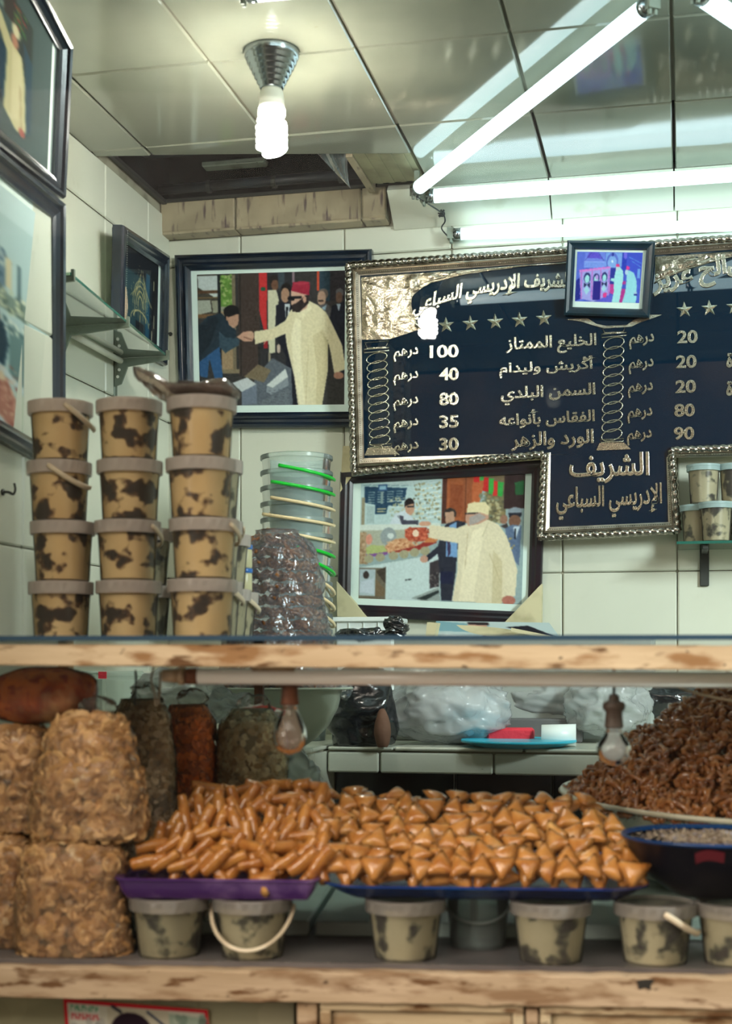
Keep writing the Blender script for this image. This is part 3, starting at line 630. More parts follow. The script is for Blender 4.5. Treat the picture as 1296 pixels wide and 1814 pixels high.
[pc.line(126+k*6.2,1786,126+k*6.2+(3 if k%2 else 0),1778,1.6,(24,124,76)) for k in range(8)]; [pc.line(126+k*6.2,1779+(k%3)*3,130+k*6.2,1779+(k%3)*3,1.6,(24,124,76)) for k in range(8)]; [pc.line(126+k*6.4,1800,127+k*6.4,1791,2.2,(196,40,52)) for k in range(8)]; [pc.line(126+k*6.4,1793+(k%2)*5,130+k*6.4,1793+(k%2)*5,2,(196,40,52)) for k in range(8)]; pc.ell(232,1816,38,33,(40,26,38)); pc.ell(232,1838,28,26,(150,104,84)); pc.ell(157,1822,22,14,(226,224,216)); pc.line(262,1780,290,1800,4,(50,60,84)); pc.line(200,1775,214,1783,6,(60,60,70)); pc.dots(125,1800,190,1870,10,8,[(160,160,156),(120,120,124)],.6); pc.blur(1)
po = thing('poster', 'red-bordered paper poster of a dark-haired person pinned in the open bay', 'poster', tuple(Cw(-.35, V0+.066, -.62)))
def posterfn(s, t):
    a = Cv(112, 1769, V0+.066).lerp(Cv(368, 1789, V0+.066), s); c = Cv(120, 1880, V0+.066).lerp(Cv(374, 1896, V0+.066), s); return a.lerp(c, t)
print_obj('printed_sheet', pc, posterfn, po)
b = MB(); q = [posterfn(0,1), posterfn(1,1), posterfn(1,0), posterfn(0,0)]; hexa(b, [p+cv*.0008 for p in q]+[p+cv*.006 for p in q]); obj('poster_board', b, cardM, po)
# chip in the lower rail
b = MB(); q = Cv(1143, 1744, V0-.0006)
pts = [(-16,-7), (-2,-9), (16,-9), (9,2), (8,10), (-2,6), (-12,9)]
b.add([Cv(1143+x, 1744+y, V0-.0012) for x, y in pts]+[Cv(1143+x, 1744+y, V0+.001) for x, y in pts], [tuple(range(6,-1,-1))]+[(i, (i+1) % 7, 7+(i+1) % 7, 7+i) for i in range(7)])
obj('paint_chip', b, grooveM, dc)
# ------------------------------------------------------------------ price board
FORMS = {'ا':'FE8D FE8E','أ':'FE83 FE84','إ':'FE87 FE88','ب':'FE8F FE90 FE91 FE92','ت':'FE95 FE96 FE97 FE98','ة':'FE93 FE94','ح':'FEA1 FEA2 FEA3 FEA4','خ':'FEA5 FEA6 FEA7 FEA8','د':'FEA9 FEAA','ر':'FEAD FEAE','ز':'FEAF FEB0','س':'FEB1 FEB2 FEB3 FEB4','ش':'FEB5 FEB6 FEB7 FEB8','ع':'FEC9 FECA FECB FECC','ف':'FED1 FED2 FED3 FED4','ق':'FED5 FED6 FED7 FED8','ك':'FED9 FEDA FEDB FEDC','ڭ':'FBD3 FBD4 FBD5 FBD6','ل':'FEDD FEDE FEDF FEE0','م':'FEE1 FEE2 FEE3 FEE4','ن':'FEE5 FEE6 FEE7 FEE8','ه':'FEE9 FEEA FEEB FEEC','و':'FEED FEEE','ي':'FEF1 FEF2 FEF3 FEF4','ى':'FEEF FEF0'}
LA = {'ا':'FEFB FEFC','أ':'FEF7 FEF8','إ':'FEF9 FEFA'}
def arabic(s):
    out = []; i = 0; prev = False
    while i < len(s):
        c = s[i]
        if c not in FORMS: out.append(c); prev = False; i += 1; continue
        if c == 'ل' and i+1 < len(s) and s[i+1] in LA:
            f = LA[s[i+1]].split(); out.append(chr(int(f[1 if prev else 0], 16))); prev = False; i += 2; continue
        f = FORMS[c].split(); nxt = i+1 < len(s) and s[i+1] in FORMS and len(f) == 4
        out.append(chr(int(f[(1 if prev else 0)+(2 if nxt else 0)], 16))); prev = nxt; i += 1
    return ''.join(reversed(out))
def text_mesh(s, offset=.02, bevel=.018, extrude=.03):
    c = bpy.data.curves.new('t', 'FONT'); c.body = s; c.size = 1; c.extrude = extrude; c.offset = offset; c.bevel_depth = bevel; c.bevel_resolution = 0; c.resolution_u = 5
    o = bpy.data.objects.new('t', c); COL.objects.link(o); dg = bpy.context.evaluated_depsgraph_get(); me = bpy.data.meshes.new_from_object(o.evaluated_get(dg))
    V = np.array([v.co[:] for v in me.vertices]); fs = [tuple(p.vertices) for p in me.polygons]
    bpy.data.objects.remove(o); bpy.data.curves.remove(c); bpy.data.meshes.remove(me); return V, fs
LEAN = .02; SP = 3.838
sn = Vector((0, -1, -LEAN)).normalized()
def S(px, py, h=0.0):
    d = ray(px, py); t = SP/(d.y+LEAN*d.z); return CAM+d*t+sn*h
def place_text(mb, s, x0, x1, y0, y1, fn, h0=.0006, depth=.003, slope=0.0, **k):
    V, fs = text_mesh(s, **k); lo = V.min(0); hi = V.max(0); vs = []
    for v in V:
        a = (v[0]-lo[0])/(hi[0]-lo[0]); b_ = (v[1]-lo[1])/(hi[1]-lo[1]); c = (v[2]-lo[2])/(hi[2]-lo[2])
        px = x0+a*(x1-x0); py = y1+b_*(y0-y1)+slope*(px-x0); vs.append(fn(px, py, h0+c*depth))
    mb.add(vs, fs)
pb = thing('price_board', 'navy glass price board with gilded lettering and prices in twisted silver-gilt frame', 'sign', tuple(S(960, 640, -.01)))
outer = [(613,467), (1420,410), (1420,783), (1191,795), (1205,944), (953,957), (961,806), (623,844)]
inner = [(638,489), (1420,434), (1420,806), (1180,811) , (1183,925), (973,934), (975,802), (645,812)]
# backing and glass
gl = MB(); pan = [(630,480), (1425,425), (1425,795), (1186,803), (1192,935), (965,944), (968,803), (636,826)]
def prism(mb, pts, h0, h1, fn=S, mi=0):
    n = len(pts); mb.add([fn(x, y, h1) for x, y in pts]+[fn(x, y, h0) for x, y in pts], [tuple(range(n-1, -1, -1)), tuple(range(n, 2*n))]+[(i, (i+1) % n, n+(i+1) % n, n+i) for i in range(n)], mi)
prism(gl, [(630,480), (1425,425), (1425,801), (968,805), (636,826)], -.004, 0); obj('glass_panel', gl, navyM, pb)
gl = MB(); prism(gl, [(966,806), (1188,800), (1193,936), (962,945)], -.004, 0); obj('glass_panel', gl, navyM, pb)
gl = MB(); prism(gl, [(622,474), (1428,417), (1428,801), (966,813), (630,836)], -.016, -.0045); prism(gl, [(962,806), (1190,800), (1197,940), (958,950)], -.016, -.0046); obj('backing_board', gl, cardM, pb)
def rope(mb, a, b_, R=.0115, pitch=.0195, n=20):
    a = Vector(a); b_ = Vector(b_); L = (b_-a).length; d = (b_-a)/L; u = sn; v = d.cross(u); m = max(4, int(L/.0024)); vs = []; fs = []
    for i in range(m+1):
        s = L*i/m
        for k in range(n):
            ph = 2*pi*k/n; q = (ph*1.0-2*pi*s/(pitch*1.0)); r = R*(.76+.34*abs(math.cos(q*.5))**.7)
            vs.append(a+d*s+u*(r*math.cos(ph))+v*(r*math.sin(ph)))
    for i in range(m):
        for k in range(n):
            k2 = (k+1) % n; fs.append((i*n+k, i*n+k2, (i+1)*n+k2, (i+1)*n+k))
    mb.add(vs, fs)
def strip(mb, P, Q, prof):
    """moulding between outer line P and inner line Q; prof = (fraction, height)"""
    n = len(prof); vs = []
    for (p, q) in ((P[0], Q[0]), (P[1], Q[1])):
        for f_, h in prof: vs.append(S(p[0]+(q[0]-p[0])*f_, p[1]+(q[1]-p[1])*f_, h))
    mb.add(vs, [(i, i+1, n+i+1, n+i) for i in range(n-1)])
prof = [(0, -.014), (0, .004), (.42, .006), (.44, .001), (.47, .001), (.50, .012), (.60, .014), (.66, .009), (.70, .010), (.88, .0075), (.90, .004), (1.0, .003), (1.0, 0)]
nn = len(outer)
for i in range(nn):
    j = (i+1) % nn
    if i == 1: continue
    fr = MB(); strip(fr, (outer[i], outer[j]), (inner[i], inner[j]), prof); side = obj('frame_side', fr, moldM, pb)
    rp = MB(); f_ = .21
    c0 = tuple(outer[i][k]+(inner[i][k]-outer[i][k])*f_ for k in (0,1)); c1 = tuple(outer[j][k]+(inner[j][k]-outer[j][k])*f_ for k in (0,1))
    rope(rp, S(*c0, .007), S(*c1, .007), .0102); obj('twisted_moulding', rp, silverM, side, True)
    bd = MB(); f_ = .79; c0 = tuple(outer[i][k]+(inner[i][k]-outer[i][k])*f_ for k in (0,1)); c1 = tuple(outer[j][k]+(inner[j][k]-outer[j][k])*f_ for k in (0,1))
    a, b_ = S(*c0, .0085), S(*c1, .0085); L = (b_-a).length; m = int(L/.006)
    for k in range(m):
        p = a.lerp(b_, (k+.5)/m); s = .0019
        bd.add([p+Vector((s,0,0)), p+Vector((0,0,s)), p-Vector((s,0,0)), p-Vector((0,0,s)), p+sn*s], [(4,1,0), (4,2,1), (4,3,2), (4,0,3)])
    o = obj('beading', bd, silverM, side); o['kind'] = 'stuff'
# gold foil in the corners, relief-pressed
def foil(name, top, bot, n=44, m=16, h=.0012, amp=.0075):
    """top/bot: polylines (px,py), same number of segments"""
    def pl(pts, t):
        k = min(int(t*(len(pts)-1)), len(pts)-2); f_ = t*(len(pts)-1)-k; return (pts[k][0]+(pts[k+1][0]-pts[k][0])*f_, pts[k][1]+(pts[k+1][1]-pts[k][1])*f_)
    vs = []; mb = MB()
    for j in range(m+1):
        for i in range(n+1):
            a = pl(top, i/n); c = pl(bot, i/n); f_ = j/m; x = a[0]+(c[0]-a[0])*f_; y = a[1]+(c[1]-a[1])*f_
            e_ = min(1, min(j, m-j, i, n-i)/2.); vs.append(S(x, y, h+amp*e_*(abs(nz((x, y, 0), .05, 3))+.6*nz((x, y, 0), .16, 8))))
    mb.add(vs, [(j*(n+1)+i, (j+1)*(n+1)+i, (j+1)*(n+1)+i+1, j*(n+1)+i+1) for j in range(m) for i in range(n)])
    return obj(name, mb, goldM, pb, True)
foil('gold_foil', [(640,490), (640,492), (700,487), (760,483), (820,479), (900,473), (1003,466), (1004,466)], [(641,602), (690,601), (745,583), (711,548), (722,517), (765,497), (850,478), (1004,467)], 60, 18)
foil('gold_foil', [(1160,455), (1240,450), (1330,443), (1420,437)], [(1160,500), (1215,478), (1290,456), (1420,439)], 40, 10)
ol = MB(); tube(ol, [S(x, y, .003) for x, y in [(745,583), (730,566), (716,554), (710,543), (713,530), (724,516), (742,505), (765,496), (805,486), (850,478), (925,471), (1003,466)]], .0016, 6)
obj('arch_outline', ol, goldTxtM, pb, True); ol = MB(); tube(ol, [S(x, y, .003) for x, y in [(1158,502), (1185,487), (1215,477), (1250,466), (1296,455), (1340,448)]], .0016, 6); obj('arch_outline', ol, goldTxtM, pb, True)
# five-pointed stars
def star(x, y, r, rot=0.0):
    mb = MB(); vs = [S(x, y, .005)]
    for k in range(10):
        a = -pi/2+k*pi/5+rot; rr = r if k % 2 == 0 else r*.40; vs.append(S(x+rr*math.cos(a), y+rr*math.sin(a), .0006))
    mb.add(vs, [(0, 1+(k+1) % 10, 1+k) for k in range(10)]); obj('star', mb, goldTxtM, pb)
for x, y in [(790,576), (833,573), (877,570), (920,567), (963,564), (1212,549), (1256,546), (1300,543)]: star(x, y, 15, -.06)
# lettering: one mesh for each word group
def word(s, x0, x1, y0, y1, sl=-.035, ar=True, **k):
    mb = MB(); place_text(mb, arabic(s) if ar else s, x0, x1, y0, y1, S, slope=sl, **k); return obj('lettering', mb, goldTxtM, pb)
ys = [622, 662, 706, 746, 786]
for s, y in zip(['100', '40', '80', '35', '30'], ys): word(s, 812-(51 if s == '100' else 34), 812, y-10, y+13, -.03, False, offset=.012, bevel=.014)
for k, y in enumerate([622, 664, 709, 748, 789]): word('درهم', 697, 741, y-3, y+20, -.12, offset=.012)
for k, (s, y, a, c) in enumerate([('الخليع الممتاز', 612, 896, 1056), ('أڭريش وليدام', 652, 884, 1056), ('السمن البلدي', 700, 887, 1054), ('الفقاس بأنواعه', 742, 884, 1053), ('الورد والزهر', 781, 905, 1051)]):
    word(s, a, c, y-14, y+19, -.05, offset=.010, bevel=.014)
for s, y, x in zip(['20', '20', '20', '80', '90'], [597, 641, 685, 727, 768], [1199, 1197, 1196, 1194, 1193]): word(s, x, x+36, y-11, y+12, -.03, False, offset=.012, bevel=.014)
for y, x in zip([604, 648, 690, 735, 774], [1114, 1113, 1112, 1111, 1110]): word('درهم', x, x+44, y-10, y+16, -.1, offset=.012)
for y in (636, 686): word('السادة', 1286, 1350, y-12, y+16, -.05)
word('الشريف', 1008, 1150, 803, 858, -.02, offset=.008)
word('الإدريسي السباعي', 985, 1172, 864, 922, -.05, offset=.005)
# arched title
def arc_word(s, x0, x1, fy, hgt):
    V, fs = text_mesh(arabic(s), offset=.022); lo = V.min(0); hi = V.max(0); vs = []
    for v in V:
        a = (v[0]-lo[0])/(hi[0]-lo[0]); b_ = (v[1]-lo[1])/(hi[1]-lo[1]); c = (v[2]-lo[2])/(hi[2]-lo[2]); x = x0+a*(x1-x0); y, sl = fy(x)
        vs.append(S(x+sl*b_*hgt*.4, y-b_*hgt, .0006+c*.003))
    mb = MB(); mb.add(vs, fs); obj('lettering', mb, goldTxtM, pb)
def fy(x):
    k = (x-725)/(1003-725); return 575-62*math.sin(min(1, k*1.05)*pi/2)**.8+12*k, .5*(1-k)
arc_word('الشريف الإدريسي السباعي', 727, 1012, fy, 42)
arc_word('صالح عزيز', 1157, 1345, lambda x: (533-(x-1157)*.24, -.2), 52)
# twisted columns drawn in gold line
def column(x, y0, y1, wd, dx=0):
    mb = MB(); n = 11; hgt = (y1-y0-34)/n
    for k in range(n):
        yc = y0+20+hgt*(k+.5); pts = []; xc = x-dx*(k+.5)/n
        for i in range(20):
            a = 2*pi*i/20; px = wd*.5*math.cos(a); py = hgt*.62*math.sin(a)-px*.22
            pts.append(S(xc+px, yc+py, .002))
        tube(mb, pts, .0015, 5, closed=True)
    def br(pts): tube(mb, [S(px, py, .002) for px, py in pts], .0015, 5, closed=True)
    br([(x-wd*.58, y0), (x+wd*.6, y0-3), (x+wd*.45, y0+8), (x-wd*.45, y0+10)]); br([(x-wd*.6, y0+12), (x+wd*.62, y0+9), (x+wd*.62, y0+14), (x-wd*.6, y0+18)])
    xb = x-dx; br([(xb-wd*.55, y1-14), (xb+wd*.6, y1-16), (xb+wd*.55, y1-11), (xb-wd*.5, y1-9)])
    obj('twisted_column', mb, goldTxtM, pb, True)
    mb = MB(); prism(mb, [(xb-wd*.6, y1-8), (xb+wd*.6, y1-9), (xb+wd*.95, y1+3), (xb-wd*.75, y1+5)], 0, .003); obj('column_base', mb, goldTxtM, pb)
column(667, 607, 802, 36, -6); column(1087, 580, 793, 36, 4)
mb = MB(); prism(mb, [(1002,566), (1040,564), (1056,574), (1074,578), (1110,576), (1124,566), (1150,558), (1172,558), (1150,566), (1132,572), (1118,579), (1070,582), (1048,576), (1030,570)], 0, .003); obj('column_capital', mb, goldTxtM, pb)
# a wire loop the board hangs by
hk = MB(); tube(hk, bez([S(1076, 437, 0), S(1075, 425, -.01), S(1080, 423, -.02), S(1083, 432, -.01)], 6), .0012, 6); obj('hanging_wire', hk, darkMetM, pb, True)

# ------------------------------------------------------------------ framed pictures
def framed(name, label, C4, bw, prof, fm, print_rect, cv_, mat_in=True, glass=True, th_=.018, extra=None, mat_mat=None):
    """C4: outer corners TL,TR,BR,BL in the world; bw: frame width (m); prof: (inset fraction, height)"""
    C4 = [Vector(c) for c in C4]; n = (C4[2]-C4[0]).cross(C4[3]-C4[1]).normalized(); m0 = sum(C4, Vector())/4
    C4 = [CAM+(c-CAM)*((m0-CAM).dot(n)/(c-CAM).dot(n)) for c in C4]
    if n.dot(CAM-C4[0]) < 0: n = -n
    W_ = ((C4[1]-C4[0]).length+(C4[2]-C4[3]).length)/2; H_ = ((C4[3]-C4[0]).length+(C4[2]-C4[1]).length)/2
    def P(s, t, h=0): a = C4[0].lerp(C4[1], s); c = C4[3].lerp(C4[2], s); return a.lerp(c, t)+n*h
    def Q(i, off, h):
        sx, sy = off/W_, off/H_; s, t = [(sx, sy), (1-sx, sy), (1-sx, 1-sy), (sx, 1-sy)][i]; return P(s, t, h)
    root = thing(name, label, 'picture', tuple(P(.5, .5, -th_)))
    mb = MB(); vs = []
    pr = [(0, -th_)]+[(f_*bw, h) for f_, h in prof]
    for off, h in pr:
        for i in range(4): vs.append(Q(i, off, h))
    fs = []
    for k in range(len(pr)-1):
        for i in range(4): j = (i+1) % 4; fs.append((k*4+i, k*4+j, (k+1)*4+j, (k+1)*4+i))
    mb.add(vs, fs); obj('frame', mb, fm, root)
    mb = MB(); q = [Q(i, bw*.5, -.006) for i in (3,2,1,0)]; r = [Q(i, bw*.3, -th_) for i in (3,2,1,0)]; hexa(mb, q+r); obj('mat_board', mb, mat_mat or matM, root)
    if cv_ is not None:
        a, b_, c, d = print_rect
        def pf(s, t): p = P(a, b_, -.0055).lerp(P(c, b_, -.0055), s); q = P(a, d, -.0055).lerp(P(c, d, -.0055), s); return p.lerp(q, t)
        print_obj('print', cv_, pf, root)
    if glass:
        mb = MB(); q = [Q(i, bw*.9, -.0015) for i in (3,2,1,0)]; mb.add(q, [(0,1,2,3)]); obj('picture_glass', mb, picGlassM, root)
    return root, P, Q, n
SKY = (150,180,190)
# picture 1 : the handshake (painted in the coordinates of a 3.81x enlargement)
c1 = Canvas(180, 222, 1200, 1090, 4.0, (52,50,50))
c1.rect(180,222,330,520,(70,66,58)); c1.poly([(185,236),(326,232),(330,370),(300,376),(190,310)],(196,206,204)); c1.poly([(180,330),(326,330),(326,352),(180,352)],(90,64,44))
c1.poly([(180,395),(270,392),(280,470),(180,490)],(168,172,158)); c1.poly([(280,400),(390,392),(392,470),(290,478)],(150,150,130)); c1.rect(180,486,330,512,(124,92,60)); c1.rect(180,375,330,384,(122,98,66))
c1.rect(326,232,345,880,(30,34,38)); c1.rect(345,235,425,440,(96,136,58)); c1.dots(345,235,425,440,40,10,[(140,176,90),(60,96,40),(180,190,130)],.7); c1.rect(425,230,450,880,(120,108,88)); c1.rect(345,470,425,860,(158,134,104)); c1.rect(330,850,470,880,(130,116,92))
c1.rect(470,226,618,900,(64,52,48)); c1.rect(478,226,486,900,(38,34,34)); c1.rect(600,600,672,980,(40,38,40)); c1.line(586,505,586,530,8,(20,20,22))
c1.rect(618,222,850,840,(44,44,48)); c1.poly([(612,222),(668,222),(664,590),(640,594),(612,470)],(196,50,52)); c1.ell(640,330,16,14,(34,92,66)); c1.rect(640,590,670,720,(150,30,40))
c1.poly([(672,340),(730,335),(748,400),(720,580),(722,745),(676,752),(670,560)],(206,204,176)); c1.ell(714,285,34,44,(40,34,32)); c1.ell(722,306,26,34,(112,78,60)); c1.poly([(672,745),(690,745),(682,880),(674,880)],(150,140,120)); c1.poly([(676,870),(730,920),(680,925)],(214,182,120))
c1.rect(745,222,790,330,(60,72,80)); c1.rect(840,222,858,300,(140,120,130)); c1.rect(1008,222,1026,350,(196,76,48)); c1.rect(1026,222,1096,420,(40,62,76)); c1.rect(1096,222,1200,420,(46,42,48))
c1.poly([(728,440),(800,400),(850,470),(830,700),(880,1088),(812,1088),(790,760),(722,640)],(24,26,38)); c1.ell(800,330,36,36,(28,22,22)); c1.ell(792,374,30,48,(172,134,110)); c1.poly([(788,430),(824,430),(818,500),(792,520)],(200,208,214)); c1.poly([(798,450),(812,450),(806,520),(796,520)],(20,24,34)); c1.ell(744,720,14,30,(190,170,156))
c1.ell(1050,372,36,34,(110,96,88)); c1.ell(1040,400,30,48,(176,142,122)); c1.rect(1016,410,1052,424,(60,48,42)); c1.poly([(1010,450),(1076,430),(1136,500),(1140,560),(1060,620),(1010,520)],(84,82,84)); c1.poly([(1040,462),(1076,440),(1064,480)],(150,176,196))
c1.ell(1162,366,28,28,(96,96,100)); c1.ell(1158,398,24,36,(110,84,72)); c1.poly([(1110,450),(1200,420),(1200,900),(1140,900),(1080,620)],(22,26,40)); c1.poly([(1142,440),(1170,440),(1156,490)],(170,190,206))
c1.poly([(600,880),(700,780),(830,850),(840,1090),(480,1090)],(92,100,110)); c1.poly([(500,900),(600,820),(690,860),(640,940)],(120,106,84)); 
c1.poly([(415,940),(520,905),(586,950),(480,1000)],(196,202,204)); c1.poly([(480,1000),(586,950),(590,1076),(480,1088)],(112,122,138)); c1.poly([(655,960),(790,852),(808,905),(700,975)],(206,212,210)); c1.poly([(660,966),(700,975),(808,905),(812,960),(690,1022),(655,1000)],(136,144,152)); c1.poly([(590,1076),(700,1020),(812,980),(820,1090),(480,1090)],(104,112,120))
for k in range(6): c1.line(600+k*34,1086,680+k*30,1010,2,(80,86,96)); c1.line(590,1076-k*14,815,1060-k*16,2,(84,90,98))
# bowing man
c1.poly([(182,880),(184,560),(250,500),(350,480),(390,520),(450,600),(450,640),(420,660),(460,650),(480,670),(370,745),(330,690),(300,760),(230,780),(210,890)],(34,50,62)); c1.poly([(184,560),(300,500),(330,520),(260,700),(190,760)],(26,38,48))
c1.poly([(330,600),(372,640),(470,650),(470,690),(370,742),(330,700)],(52,74,88)); c1.poly([(184,880),(182,800),(240,760),(330,700),(350,905),(290,910),(256,780),(240,905),(190,895)],(44,86,130))
c1.ell(418,474,56,44,(22,20,22)); c1.poly([(380,500),(466,490),(470,520),(462,560),(430,582),(400,560)],(186,144,120)); c1.poly([(362,460),(460,440),(470,486),(390,510),(380,540)],(22,20,22)); c1.ell(386,516,8,14,(176,134,110))
c1.poly([(452,640),(500,606),(560,600),(575,640),(560,670),(500,668)],(194,150,128)); c1.line(500,640,560,660,4,(120,84,70))
# central figure
c1.poly([(575,605),(700,590),(790,540),(830,470),(880,450),(960,415),(1010,440),(1070,490),(1110,560),(1180,700),(1208,860),(1128,888),(1104,760),(1080,660),(1085,860),(1045,1090),(876,1090),(850,900),(800,700),(790,625),(700,660),(580,690)],(222,212,176))
c1.poly([(860,520),(900,540),(900,800),(930,1088),(890,1088),(850,880),(830,640)],(236,228,196)); c1.poly([(980,640),(1050,600),(1085,680),(1080,880),(1045,1088),(1000,1088),(1010,860)],(206,194,156)); c1.line(888,540,888,720,4,(196,184,146)); c1.line(950,700,930,1080,5,(204,192,152)); c1.line(1040,620,1085,690,5,(180,168,130)); c1.line(700,600,640,690,4,(206,196,160)); c1.line(1060,560,1120,640,4,(206,196,160))
c1.poly([(880,470),(960,430),(975,460),(910,530),(870,505)],(232,224,190))
c1.poly([(832,345),(930,340),(950,400),(940,460),(890,486),(845,480),(832,430)],(206,166,144)); c1.poly([(834,440),(870,425),(905,400),(925,380),(955,380),(950,430),(890,486),(842,482)],(46,36,36)); c1.ell(925,404,12,22,(196,154,132)); c1.rect(812,384,904,400,(18,18,24)); c1.ell(842,398,16,13,(14,14,20)); c1.ell(818,396,9,11,(14,14,20))
c1.poly([(846,290),(960,306),(956,378),(832,346)],(156,34,58)); c1.ell(904,298,56,11,(176,52,74)); c1.ell(1158,900,34,24,(176,128,108)); c1.ell(550,625,24,20,(200,160,136))
c1.noise(.07, 2); c1.blur(1)
tl, tr, br_, bl = onY(310,453,3.862), onY(659,442,3.862), onY(655,757,3.874), onY(319,759,3.874)
PR1 = [(0,.006), (.10,.012), (.22,.013), (.30,.008), (.36,.007), (.52,.006), (.60,.010), (.72,.011), (.84,.006), (1.0,.002), (1.0,-.006)]
r1, P1_, Q1_, n1_ = framed('framed_photo', 'wide blue-black frame with photo of a man in red fez and cream robe shaking hands', [tl,tr,br_,bl], .044, PR1, blueWoodM, (.108,.11,.865,.868), c1, th_=.016)
# picture 2 : the robed visitor at the stall (3.086x enlargement)
c2 = Canvas(145, 112, 1040, 818, 3.6, (150,170,172))
c2.rect(145,112,600,400,(186,208,208)); c2.poly([(160,112),(600,112),(600,160),(400,190),(160,170)],(206,222,220)); c2.line(160,170,420,188,3,(110,140,150))
c2.poly([(165,180),(400,200),(392,262),(345,300),(300,290),(290,340),(228,340),(228,285),(165,270)],(34,66,92)); c2.rect(242,172,292,208,(56,88,130)); c2.rect(250,180,285,202,(150,190,210))
for r in range(5):
    for k in range(4): c2.line(190+k*52,214+r*14,222+k*52,216+r*14,5,(150,170,170))
c2.rect(258,212,270,282,(130,150,150)); c2.line(240,310,285,310,6,(190,180,140)); c2.line(240,324,285,326,6,(190,180,140)); c2.rect(180,292,226,390,(170,190,190)); c2.rect(152,240,172,395,(150,140,116))
for r in range(8):
    c2.line(440,190+r*26,590,170+r*27,4,(236,242,240)); c2.dots(440,180+r*26,590,196+r*26,16,6,[(170,160,120),(110,110,90),(210,204,170)],.8)
for r in range(4): c2.line(310,270+r*32,400,270+r*32,3,(220,230,228)); c2.dots(310,250+r*32,395,268+r*32,10,6,[(150,150,116),(190,190,160)],.8)
c2.rect(595,118,620,400,(84,46,36)); c2.rect(620,118,710,400,(166,92,54)); c2.poly([(640,190),(708,200),(708,330),(690,370),(640,360)],(140,72,42)); c2.rect(708,118,760,400,(150,84,52)); c2.rect(722,118,726,400,(90,50,34)); c2.poly([(760,130),(830,160),(800,290),(757,300)],(186,100,60))
c2.rect(830,118,940,400,(116,108,80)); c2.dots(800,250,930,400,60,9,[(150,132,90),(84,84,70),(190,180,140),(120,130,110)],.8); c2.poly([(780,120),(930,112),(930,200),(860,180)],(120,100,76)); c2.poly([(765,135),(792,135),(792,190),(765,185)],(206,44,44)); c2.poly([(820,165),(845,165),(842,240),(815,235)],(200,40,40)); c2.poly([(848,170),(872,175),(870,255),(848,250)],(60,170,70)); c2.poly([(872,185),(895,188),(892,265),(870,262)],(210,50,44)); c2.poly([(895,190),(925,196),(920,270),(892,262)],(54,160,70)); c2.rect(795,140,820,180,(70,170,80))
c2.rect(930,112,1040,330,(52,34,34)); c2.poly([(985,200),(1035,190),(1035,265),(990,265)],(40,90,52))
c2.rect(145,398,590,430,(212,220,212)); c2.rect(145,430,530,560,(176,178,160)); c2.rect(145,440,185,620,(178,150,120)); c2.dots(145,440,185,620,30,8,[(150,120,90),(200,170,140)],.8); c2.ell(198,480,18,30,(220,150,130)); c2.ell(305,465,44,50,(150,160,162)); c2.ell(318,462,18,16,(214,222,220))
c2.poly([(396,430),(420,416),(510,418),(530,490),(430,496),(398,470)],(186,84,60)); c2.dots(400,420,525,492,70,6,[(216,120,90),(150,60,44)],.8); c2.ell(456,450,18,20,(240,214,190))
c2.poly([(284,524),(340,480),(400,474),(470,530),(400,556),(304,552)],(206,150,110)); c2.dots(290,484,465,550,90,6,[(226,180,140),(170,104,70)],.8); c2.poly([(180,530),(210,512),(280,516),(302,548),(190,570)],(176,186,120)); c2.poly([(182,566),(302,550),(302,566),(190,582)],(130,84,150))
c2.poly([(302,556),(475,540),(575,500),(530,480),(470,516)],(150,50,44)); c2.poly([(530,470),(590,480),(560,500),(500,500)],(206,130,80))
for k in range(6): c2.ell(200+k*62 if k < 2 else 220+k*58, 590-k*9, 26, 24, (166,160,130)); 
c2.poly([(145,640),(590,560),(598,820),(145,820)],(200,216,216)); c2.rect(145,640,295,820,(110,100,84)); c2.rect(148,648,238,800,(176,190,196)); c2.ell(186,682,16,22,(60,50,46)); c2.poly([(150,780),(160,720),(230,700),(236,790)],(196,206,216)); c2.poly([(240,660),(295,634),(295,730)],(70,60,50)); c2.poly([(240,700),(292,760),(290,800),(240,800)],(120,100,76)); c2.line(425,600,425,805,2,(120,136,140)); c2.line(405,706,418,704,5,(40,44,48)); c2.line(424,703,436,701,5,(40,44,48)); c2.poly([(440,804),(590,740),(600,812),(500,818)],(150,160,156)); c2.poly([(470,806),(590,755),(592,770),(520,812)],(40,48,48)); c2.poly([(536,610),(590,590),(590,735),(540,750)],(60,52,56)); c2.dots(540,660,590,740,20,6,[(120,110,110),(40,40,44)],.8)
# stallholder
c2.ell(416,290,28,34,(30,24,24)); c2.poly([(392,300),(440,285),(444,330),(430,350),(400,345)],(196,150,124)); c2.rect(404,300,444,308,(30,30,34)); c2.poly([(310,395),(340,340),(390,322),(430,360),(450,380),(470,385),(466,402),(360,398)],(206,216,224)); c2.poly([(352,350),(384,352),(388,376),(470,380),(468,402),(380,400)],(70,70,84)); c2.line(360,352,372,392,4,(200,206,210))
# suited man
c2.ell(640,350,34,32,(50,44,42)); c2.poly([(612,340),(660,335),(668,380),(650,405),(620,400)],(190,150,126)); c2.poly([(600,430),(625,400),(680,385),(725,395),(720,440),(690,480),(680,660),(662,812),(606,812),(592,650),(580,560),(524,604),(520,570),(580,520)],(40,42,56)); c2.poly([(640,410),(676,392),(684,480),(684,580),(625,575),(622,480)],(120,160,206)); c2.poly([(628,490),(646,490),(650,560),(636,578)],(60,50,80)); c2.ell(506,590,22,20,(196,150,130)); c2.rect(598,656,668,720,(26,30,60))
